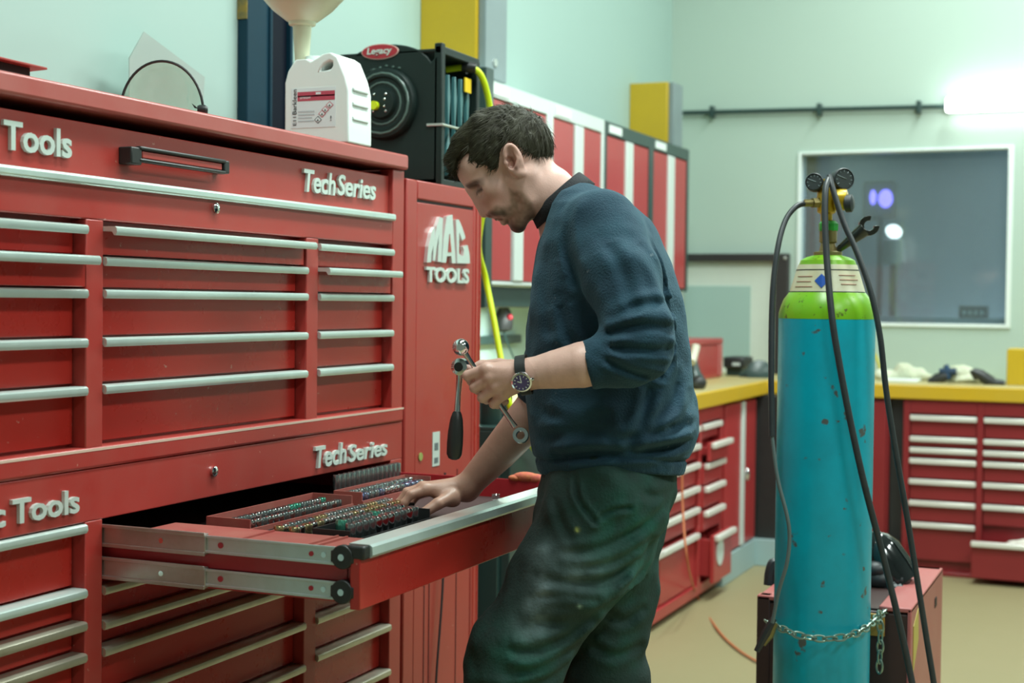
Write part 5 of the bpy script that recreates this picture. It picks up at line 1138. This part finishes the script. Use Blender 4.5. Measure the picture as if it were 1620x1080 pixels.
# ------------------------------------------------------------------ hair
HP = [(706, 252), (708, 262), (722, 286), (728, 268), (734, 252), (742, 246), (747, 262), (756, 267), (770, 266), (781, 273), (788, 264), (791, 246), (797, 236), (806, 229), (818, 234), (828, 243), (840, 248), (850, 253), (862, 252), (868, 250), (880, 240), (885, 200), (850, 150), (780, 150), (730, 180), (700, 230)]
HAIRC = mat('dark_brown_hair', (0.030, 0.026, 0.015), 0.6, noise=0.8, nscale=60, ncolor=(0.075, 0.075, 0.045), spec=0.3)
def hair(P):
    u, v = uv(P)
    e = ell(P, SKULL+np.array([-0.002, 0, 0.004]), (0.1035, 0.0785, 0.0915), SKANG)
    e = e-0.0035*np.sin(P[:, 1]*330+6*np.sin(u*0.11))*np.sin(u*0.16+0.1*v)*0.6
    d = smax(e, poly2(u, v, HP)*PXM, 0.006)
    for dy in (-0.045, -0.028, -0.012, 0.004, 0.02, 0.036):
        k = 6*math.sin(dy*300)
        d = smin(d, chain(P, [(mid(760, 200+k*0.4, dy), 0.016), (mid(731, 226+k*0.5, dy*0.95), 0.0155), (mid(715, 252+k*0.6, dy*0.9), 0.0105), (mid(719+k*0.5, 272+k*0.7, dy*0.85), 0.0045)]), 0.010)
    for dy in (-0.064, 0.064):
        d = smin(d, cap(P, mid(778, 245, dy), mid(780, 266, dy*1.02), 0.012, 0.007), 0.008)
    return d
V, F = nets(hair, (m(700, 300, 3.0)[0], 2.90, m(700, 300, 3.0)[2]), (m(885, 160, 3.0)[0], 3.10, m(800, 160, 3.0)[2]), 0.0026, 8)
ho = add_mesh('hair', V, F, HAIRC, MAN)
# locks lying along the hair
e_ = 0.0015
crown = mid(846, 188)
idx = rng.choice(len(V), 11000)
P0 = V[idx]; n_ = np.stack([hair(P0+np.eye(3)[i]*e_)-hair(P0-np.eye(3)[i]*e_) for i in range(3)], 1); n_ /= np.linalg.norm(n_, axis=1)[:, None]+1e-9
fl = P0-crown; fl[:, 2] -= 0.03; fl[:, 1] *= 0.8; fl += rng.normal(0, 0.022, fl.shape)
fl -= n_*np.sum(fl*n_, 1)[:, None]; fl /= np.linalg.norm(fl, axis=1)[:, None]+1e-9
uu, vv = uv(P0); keep = (n_[:, 2] > -0.5) | (uu < 735)
vs, fs_ = [], []
for p, nn, t in zip(P0[keep], n_[keep], fl[keep]):
    L_ = rng.uniform(0.012, 0.026); lift = rng.uniform(0.0002, 0.0022); r_ = rng.uniform(0.00035, 0.00085); q = np.cross(nn, t)
    for s_, rr_ in ((0, r_), (0.5, r_*0.9), (1.0, r_*0.15)):
        c_ = p+t*L_*s_+nn*(lift*s_+0.0003-0.009*max(0, s_-0.5)); k = len(vs)
        vs += [c_+q*rr_, c_+nn*rr_*0.9, c_-q*rr_]
        if s_ > 0: fs_ += [(k-3, k-2, k+1, k), (k-2, k-1, k+2, k+1)]
add_mesh('hair_locks', np.array(vs), np.array(fs_), HAIRC, ho)
# ------------------------------------------------------------------ sweatshirt
ST = np.array([  # py, front px, back px, half width
    (292, 905, 935, .045), (305, 884, 962, .085), (325, 870, 1000, .135), (350, 861, 1026, .165), (380, 854, 1043, .178), (410, 848, 1055, .180), (440, 843, 1066, .180), (500, 835, 1082, .180),
    (560, 832, 1091, .182), (620, 832, 1098, .185), (655, 834, 1104, .192), (685, 837, 1104, .190), (712, 843, 1090, .182), (735, 850, 1083, .176), (790, 860, 1076, .17)])
def stack(P, T):
    u, v = uv(P); fr, bk, hw = [np.interp(v, T[:, 0], T[:, i]) for i in (1, 2, 3)]
    ra = np.maximum((bk-fr)*0.5*PXM, 1e-3); x = (u-(fr+bk)*0.5)*PXM/ra; y = (P[:, 1]-HB3)/hw
    q = (np.abs(x)**2.3+np.abs(y)**2.3)**(1/2.3)
    d = (q-1)*np.minimum(ra, hw)*0.9
    return np.maximum(d, (T[0, 0]-v)*PXM)
CUFA, CUFB = m(926, 578, 2.735), m(1010, 553, 2.738)
def hemline(u): return 744+0.00115*(u-965)**2*(u > 965)*0.9+0.0010*(u-965)**2*(u <= 965)-10
SLF = [([(934, 528), (985, 512), (1045, 516)], 6, .0075), ([(938, 541), (985, 545), (1048, 548)], 5.5, .0070), ([(932, 553), (975, 575), (1030, 588)], 5, .0060), ([(955, 500), (1000, 480), (1050, 482)], 6, .0055),
       ([(985, 385), (1022, 425), (1046, 490)], 8, .0055), ([(940, 385), (968, 430), (980, 480)], 8, .0045), ([(1000, 345), (1045, 400), (1068, 470), (1076, 530)], 7, .0060), ([(1020, 530), (1045, 560), (1035, 590)], 6, .004)]
TOF = [([(1106, 684), (1060, 693), (1000, 700), (930, 704), (880, 712)], 7, .0105), ([(1108, 655), (1055, 668), (1000, 680), (960, 684)], 7, .0060), ([(1018, 595), (1008, 640), (985, 690)], 7, .0070), ([(1060, 590), (1050, 630), (1010, 665)], 8, .0055),
       ([(1085, 600), (1080, 640), (1050, 665)], 7, .004), ([(850, 640), (890, 655), (950, 650)], 8, .0040), ([(845, 690), (890, 672), (950, 668)], 8, .0045), ([(905, 312), (893, 350), (893, 400), (905, 450)], 6, .0045), ([(862, 400), (858, 450), (868, 520)], 8, .0035), ([(880, 470), (890, 520), (905, 545)], 7, .0045)]
def facing(fn, P, d):
    """1 where the cloth faces the near side, 0 where it turns away"""
    return np.clip(((fn(P-np.array([0, 0.004, 0]))-d)/0.004-0.2)/0.4, 0, 1)
def wr(P, u, v, fc_):
    w_ = (creases(u, v, SLF)*(P[:, 1] < 2.86)+creases(u, v, TOF))*fc_
    w_ += 0.0100*(vnoise(P, 0.075)-0.5)+0.0050*(vnoise(P+3.3, 0.035)-0.5)
    return w_
def sweater_base(P):
    d = stack(P, ST)
    sl = chain(P, [(m(952, 358, 2.865), 0.077), (m(985, 440, 2.79), 0.073), (m(1008, 520, 2.745), 0.066), (m(1012, 552, 2.738), 0.060), (m(985, 563, 2.737), 0.056), (m(905, 584, 2.735), 0.0465)], 0.02)
    ax = (CUFA-CUFB)/np.linalg.norm(CUFA-CUFB); sl = smax(sl, (P-CUFA) @ ax, 0.004)
    s2 = chain(P, [(m(935, 370, 3.13), 0.077), (m(890, 520, 3.21), 0.070), (m(858, 622, 3.24), 0.060)], 0.02)
    return smin(smin(d, sl, 0.014), s2, 0.03)
def sweater(P):
    u, v = uv(P)
    d = sweater_base(P)
    d = d-wr(P, u, v, facing(sweater_base, P, d))
    hb = hemline(u); band = np.exp(-((v-(hb-24))/3.0)**2)
    d = d+0.006*band*(v > 660)
    rib = (v > hb-21)*0.0008*np.sin((u+P[:, 1]*600)*1.1); d = d-rib
    return smax(d, (v-hb)*PXM, 0.006)
NAVYC = mat('navy_sweatshirt', (0.007, 0.034, 0.060), 0.9, noise=0.6, nscale=14, ncolor=(0.010, 0.062, 0.092), bump=0.5, bscale=260, speck=(0.10, 0.13, 0.15), sthr=0.72, sscale=45)
pb = NAVYC.node_tree.nodes['Principled BSDF']; pb.inputs['Sheen Weight'].default_value = 0.16; pb.inputs['Sheen Tint'].default_value = (0.35, 0.7, 0.85, 1); pb.inputs['Sheen Roughness'].default_value = 0.5
V, F = nets(sweater, (m(812, 780, 3.0)[0], 2.62, m(800, 775, 3.0)[2]), (m(1135, 400, 3.0)[0], 3.37, m(900, 282, 3.0)[2]), 0.0042, 8, 2.3)
add_mesh('sweatshirt', V, F, NAVYC, MAN)
# collar
COLL = mat('dark_collar', (0.012, 0.014, 0.018), 0.85, bump=0.4, bscale=300)
ca = mid(889, 318); cn = np.array([-0.62, 0, 0.785]); cu = np.array([0.785, 0, 0.62])
ring = [ca+cu*(0.0625*math.cos(a))*1.02+np.array([0, 1, 0])*0.064*math.sin(a)+cn*(0.004-0.012*math.cos(a)*0) for a in np.linspace(0, 2*PI, 48, endpoint=False)]
vs, fs_ = [], []
for i, p in enumerate(ring):
    o_ = p-ca; o_ = o_-cn*(o_ @ cn); o_ /= np.linalg.norm(o_); bkk = 0.5+0.5*(o_ @ cu)
    for dn, dr in ((-0.018, 0.004), (-0.018, 0.012), (0.004, 0.007), (0.012+0.008*bkk, 0.002), (0.014+0.008*bkk, -0.001), (0.010+0.008*bkk, -0.004), (-0.01, -0.003)):
        vs.append(p+cn*dn+o_*dr)
for i in range(48):
    for k in range(7):
        j = (i+1) % 48; fs_.append((i*7+k, j*7+k, j*7+(k+1) % 7, i*7+(k+1) % 7))
add_mesh('collar', np.array(vs), np.array(fs_), COLL, MAN)
# ------------------------------------------------------------------ trousers and boots
TT = np.array([(715, 862, 1066, .160), (745, 859, 1068, .168), (775, 852, 1068, .176), (805, 848, 1058, .180), (840, 842, 1046, .182), (880, 850, 1036, .180), (930, 880, 1010, .17)])
TRF = [([(868, 846), (930, 842), (1000, 815), (1062, 772)], 6, .0055), ([(905, 868), (960, 862), (1020, 835)], 5, .0040), ([(844, 880), (900, 892), (960, 888), (1015, 852)], 7, .0055), ([(836, 915), (880, 906), (935, 915)], 5, .0035), ([(960, 915), (1000, 895), (1030, 865)], 5, .0045),
       ([(822, 948), (900, 950), (970, 925)], 8, .0055), ([(790, 985), (850, 988), (930, 950)], 7, .0060), ([(800, 1022), (860, 1012), (925, 980)], 6, .0045), ([(745, 1048), (820, 1045), (890, 1022)], 7, .0055), ([(742, 1078), (810, 1082), (890, 1060)], 6, .0060),
       ([(945, 960), (985, 985), (1018, 970)], 7, .0055), ([(925, 1020), (970, 1040), (1015, 1030)], 7, .0055), ([(1000, 760), (1030, 770), (1065, 765)], 6, .004), ([(1020, 840), (1000, 900), (955, 950), (915, 1000)], 8, .0075),
       ([(905, 738), (907, 768), (932, 802)], 3.5, .0055), ([(932, 802), (955, 786), (985, 782)], 3.5, .0050), ([(870, 760), (880, 800), (895, 825)], 6, .004)]
def twr(P, u, v, fc_):
    w_ = creases(u, v, TRF)*fc_
    w_ += 0.014*(vnoise(P*np.array([1, 1, 1.6]), 0.07)-0.5)+0.006*(vnoise(P+1.7, 0.03)-0.5)
    w_ += 0.0035*np.sin(P[:, 2]*75+9*vnoise(P, 0.09))*np.clip((v-1090)/80, 0, 1)+0.010*(vnoise(P+9, 0.06)-0.5)*np.clip((v-1090)/80, 0, 1)
    return w_
def trousers_base(P):
    u, v = uv(P)
    d = np.maximum(stack(P, TT), (v-905)*PXM)
    near = chain(P, [(m(955, 800, 2.905), 0.112), (m(893, 915, 2.885), 0.100), (m(822, 1028, 2.87), 0.093), (m(808, 1070, 2.87), 0.090), (m(815, 1160, 2.88), 0.080), (m(842, 1420, 2.90), 0.072)], 0.03)
    far = chain(P, [(m(975, 810, 3.10), 0.112), (m(962, 930, 3.11), 0.098), (m(957, 1075, 3.11), 0.086), (m(965, 1250, 3.12), 0.078), (m(975, 1420, 3.12), 0.070)], 0.03)
    return smin(smin(d, near, 0.035), far, 0.02)
def trousers(P):
    u, v = uv(P); d = trousers_base(P)
    d = d-np.clip(twr(P, u, v, facing(trousers_base, P, d)), -0.014, 0.014)
    return smax(d, (0.045-P[:, 2]), 0.01)
V, F = nets(trousers, (m(715, 900, 3.0)[0], 2.69, 0.0), (m(1100, 900, 3.0)[0], 3.26, m(900, 715, 3.0)[2]), 0.005, 8, 2.6)
u, v = uv(V)
tone = np.tile(np.array([0.010, 0.028, 0.024]), (len(V), 1))
nz_ = np.clip(2.2*vnoise(V, 0.03)-0.6, 0, 1)*0.6+0.4*vnoise(V+5, 0.012)
gg = lambda cx, cy, sx, sy: np.exp(-(((u-cx)/sx)**2+((v-cy)/sy)**2))
tone = mixc(tone, (0.003, 0.125, 0.085), np.clip(0.9*gg(990, 840, 75, 110)+0.6*gg(820, 1010, 70, 60)+0.4*gg(980, 1040, 40, 40), 0, 0.9)*(0.3+0.8*nz_))
tone = mixc(tone, (0.21, 0.29, 0.30), np.clip(0.9*gg(850, 905, 18, 34)+0.6*gg(872, 845, 30, 14)+0.5*gg(838, 950, 24, 26)+0.4*gg(905, 880, 34, 26)+0.25*gg(960, 870, 40, 30), 0, 0.9)*(0.15+0.95*nz_))
tone = mixc(tone, (0.45, 0.50, 0.12), 1.0*gg(906, 813, 3.0, 3.0)); tone = mixc(tone, (0.4, 0.6, 0.5), gg(909, 923, 3, 2.5))
TROU = mat('oily_green_trousers', (0.02, 0.04, 0.035), 0.8, attr='tone', noise=0.4, nscale=22, ncolor=(0.007, 0.016, 0.013), bump=0.4, bscale=160)
add_mesh('trousers', V, F, TROU, MAN, tone)
BOOT = mat('black_boot_leather', (0.015, 0.014, 0.013), 0.45)
def boots(P):
    d = None
    for (ax_, bx) in ((m(842, 1440, 2.90)[0], 2.90+0.0), (m(975, 1440, 3.12)[0], 3.12)):
        b0 = bx+0.035
        a = np.array([ax_+0.02, b0, 0.055]); t = np.array([ax_-0.17, b0, 0.040])
        e = smin(cap(P, a, t, 0.052, 0.042), cap(P, np.array([ax_, b0, 0.14]), a, 0.055, 0.052), 0.03)
        e = smin(e, ell(P, np.array([ax_-0.06, b0, 0.06]), (0.13, 0.045, 0.045)), 0.02)
        d = e if d is None else np.minimum(d, e)
    return smax(d, 0.004-P[:, 2], 0.004)
V, F = nets(boots, (m(700, 1440, 3.0)[0], 2.80, -0.01), (m(1080, 1440, 3.0)[0], 3.26, 0.21), 0.006, 8)
add_mesh('boots', V, F, BOOT, MAN)
# ------------------------------------------------------------------ wristwatch
wt = bpy.data.objects.new('wristwatch', None); COL.objects.link(wt); wt.parent = MAN
c_ = m(829, 593, 2.757); ax = m(900, 581, 2.74)-c_; ax /= np.linalg.norm(ax); up_ = np.array([0, 0, 1.0])-ax*ax[2]; up_ /= np.linalg.norm(up_); sd_ = np.cross(ax, up_)
vs, fs_ = [], []; nn = 40
prof = [(-0.010, 0.0), (-0.010, 0.003), (0.010, 0.003), (0.010, 0.0)]
for i in range(nn):
    a = 2*PI*i/nn; dr = up_*math.cos(a)*0.0355+sd_*math.sin(a)*0.0315; dn = dr/np.linalg.norm(dr)
    for h_, r_ in prof: vs.append(c_+dr+dn*r_+ax*h_)
for i in range(nn):
    for k in range(4): j = (i+1) % nn; fs_.append((i*4+k, j*4+k, j*4+(k+1) % 4, i*4+(k+1) % 4))
def wpart(name, b, mt):
    Wv = to_world(np.array(b.v, float)); b.v = [tuple(q) for q in Wv]; return b.build(name, mt, wt)
b = MB(); b.add(vs, fs_); wpart('strap', b, BLACK)
fc = c_+(-sd_*0.0325 if sd_[1] > 0 else sd_*0.0325)*0.97-up_*0.010; fd = fc-c_; fd -= ax*(fd @ ax); fd /= np.linalg.norm(fd); fd = fd*0.95-up_*0.1; fd /= np.linalg.norm(fd)
wpart('case', MB().lathe([(0.0185, -0.003), (0.0200, 0.001), (0.0195, 0.0065), (0.0165, 0.0075), (0.0160, 0.006), (0.0, 0.006)], fc, fd, 30).cyl(fc+ax*0.019, fc+ax*0.024, 0.003), CHROME)
wpart('dial', MB().lathe([(0.0158, 0.0061), (0.0158, 0.0066)], fc, fd, 30), mat('violet_dial', (0.08, 0.06, 0.22), 0.15))
b = MB()
e1 = np.cross(fd, ax); e1 /= np.linalg.norm(e1); e2 = np.cross(fd, e1)
for k in range(12):
    a = 2*PI*k/12; dd = e1*math.cos(a)+e2*math.sin(a); b.tube([fc+fd*0.007+dd*0.0115, fc+fd*0.007+dd*0.0145], 0.0008, 4)
b.tube([fc+fd*0.0075, fc+fd*0.0075+e1*0.011], 0.0009, 4).tube([fc+fd*0.0075, fc+fd*0.0075+(e1*0.5+e2)*0.007], 0.001, 4)
wpart('watch_hands', b, WHITEP)
# ------------------------------------------------------------------ the two ratchets he holds
def perp(t, d=FW):
    n_ = np.array(d)-t*(np.array(d) @ t); return n_/np.linalg.norm(n_)
o = thing('ratchet_spanner', 'long chrome spanner held diagonally through his fist, ring end towards his belly', 'spanner', at(775, 615, 2.797))
a_, e_ = at(729, 549, 2.797), at(822, 686, 2.797)
t_ = (e_-a_)/np.linalg.norm(e_-a_); nrm = perp(t_); q_ = np.cross(t_, nrm)
b = MB(); outl_ = []
L_ = np.linalg.norm(e_-a_)
b.tube([a_+t_*0.008, a_+t_*0.03, a_+t_*L_*0.5, e_-t_*0.03, e_-t_*0.016], [0.0065, 0.0048, 0.0052, 0.0048, 0.0062], 12)
b.build('shank', CHROME, o)
MB().ball(a_, (0.0165, 0.0165, 0.0165), 20, 14).build('flex_head', CHROME, o)
MB().cyl(a_-nrm*0.010, a_-nrm*0.020, 0.007, n=14).build('drive_stub', STEEL, o)
re_ = e_+t_*0.004; rp = []
b = MB(); nseg = 28; vs = []
for i in range(nseg):
    a = 2*PI*i/nseg; d_ = t_*math.cos(a)+q_*math.sin(a)
    for r_, h_ in ((0.0105, -0.006), (0.0185, -0.006), (0.0195, 0.0), (0.0185, 0.006), (0.0105, 0.006)): vs.append(re_+d_*r_*0.80+(nrm*0.8+t_*0.25)*h_)
b.add(vs, [(i*5+k, ((i+1) % nseg)*5+k, ((i+1) % nseg)*5+(k+1) % 5, i*5+(k+1) % 5) for i in range(nseg) for k in range(5)])
b.build('ring_end', CHROME, o)
o = thing('ratchet', 'ratchet with a fat black handle hanging down from his fingertips', 'ratchet', at(725, 640, 2.815))
hd_, s0_, s1_, g1_ = at(729, 580, 2.815), at(727, 596, 2.815), at(723, 652, 2.815), at(718, 727, 2.815)
MB().lathe([(0.010, -0.012), (0.0165, -0.010), (0.0175, 0.0), (0.0165, 0.010), (0.011, 0.012)], hd_, FW*0.9+RT*0.3, 24).build('ratchet_head', CHROME, o)
MB().lathe([(0.009, -0.0135), (0.009, -0.0115)], hd_, FW*0.9+RT*0.3, 18).build('selector', BLACK, o)
MB().tube([hd_, s0_, s0_+(s1_-s0_)*0.5, s1_], [0.010, 0.0062, 0.0050, 0.0062], 12).build('shaft', CHROME, o)
d_ = g1_-s1_
MB().tube([s1_-d_*0.02, s1_+d_*0.02, s1_+d_*0.15, s1_+d_*0.4, s1_+d_*0.65, s1_+d_*0.88, s1_+d_*0.97, g1_], [0.0068, 0.009, 0.0125, 0.0150, 0.0158, 0.0150, 0.011, 0.005], 20).build('handle', BLACK, o)
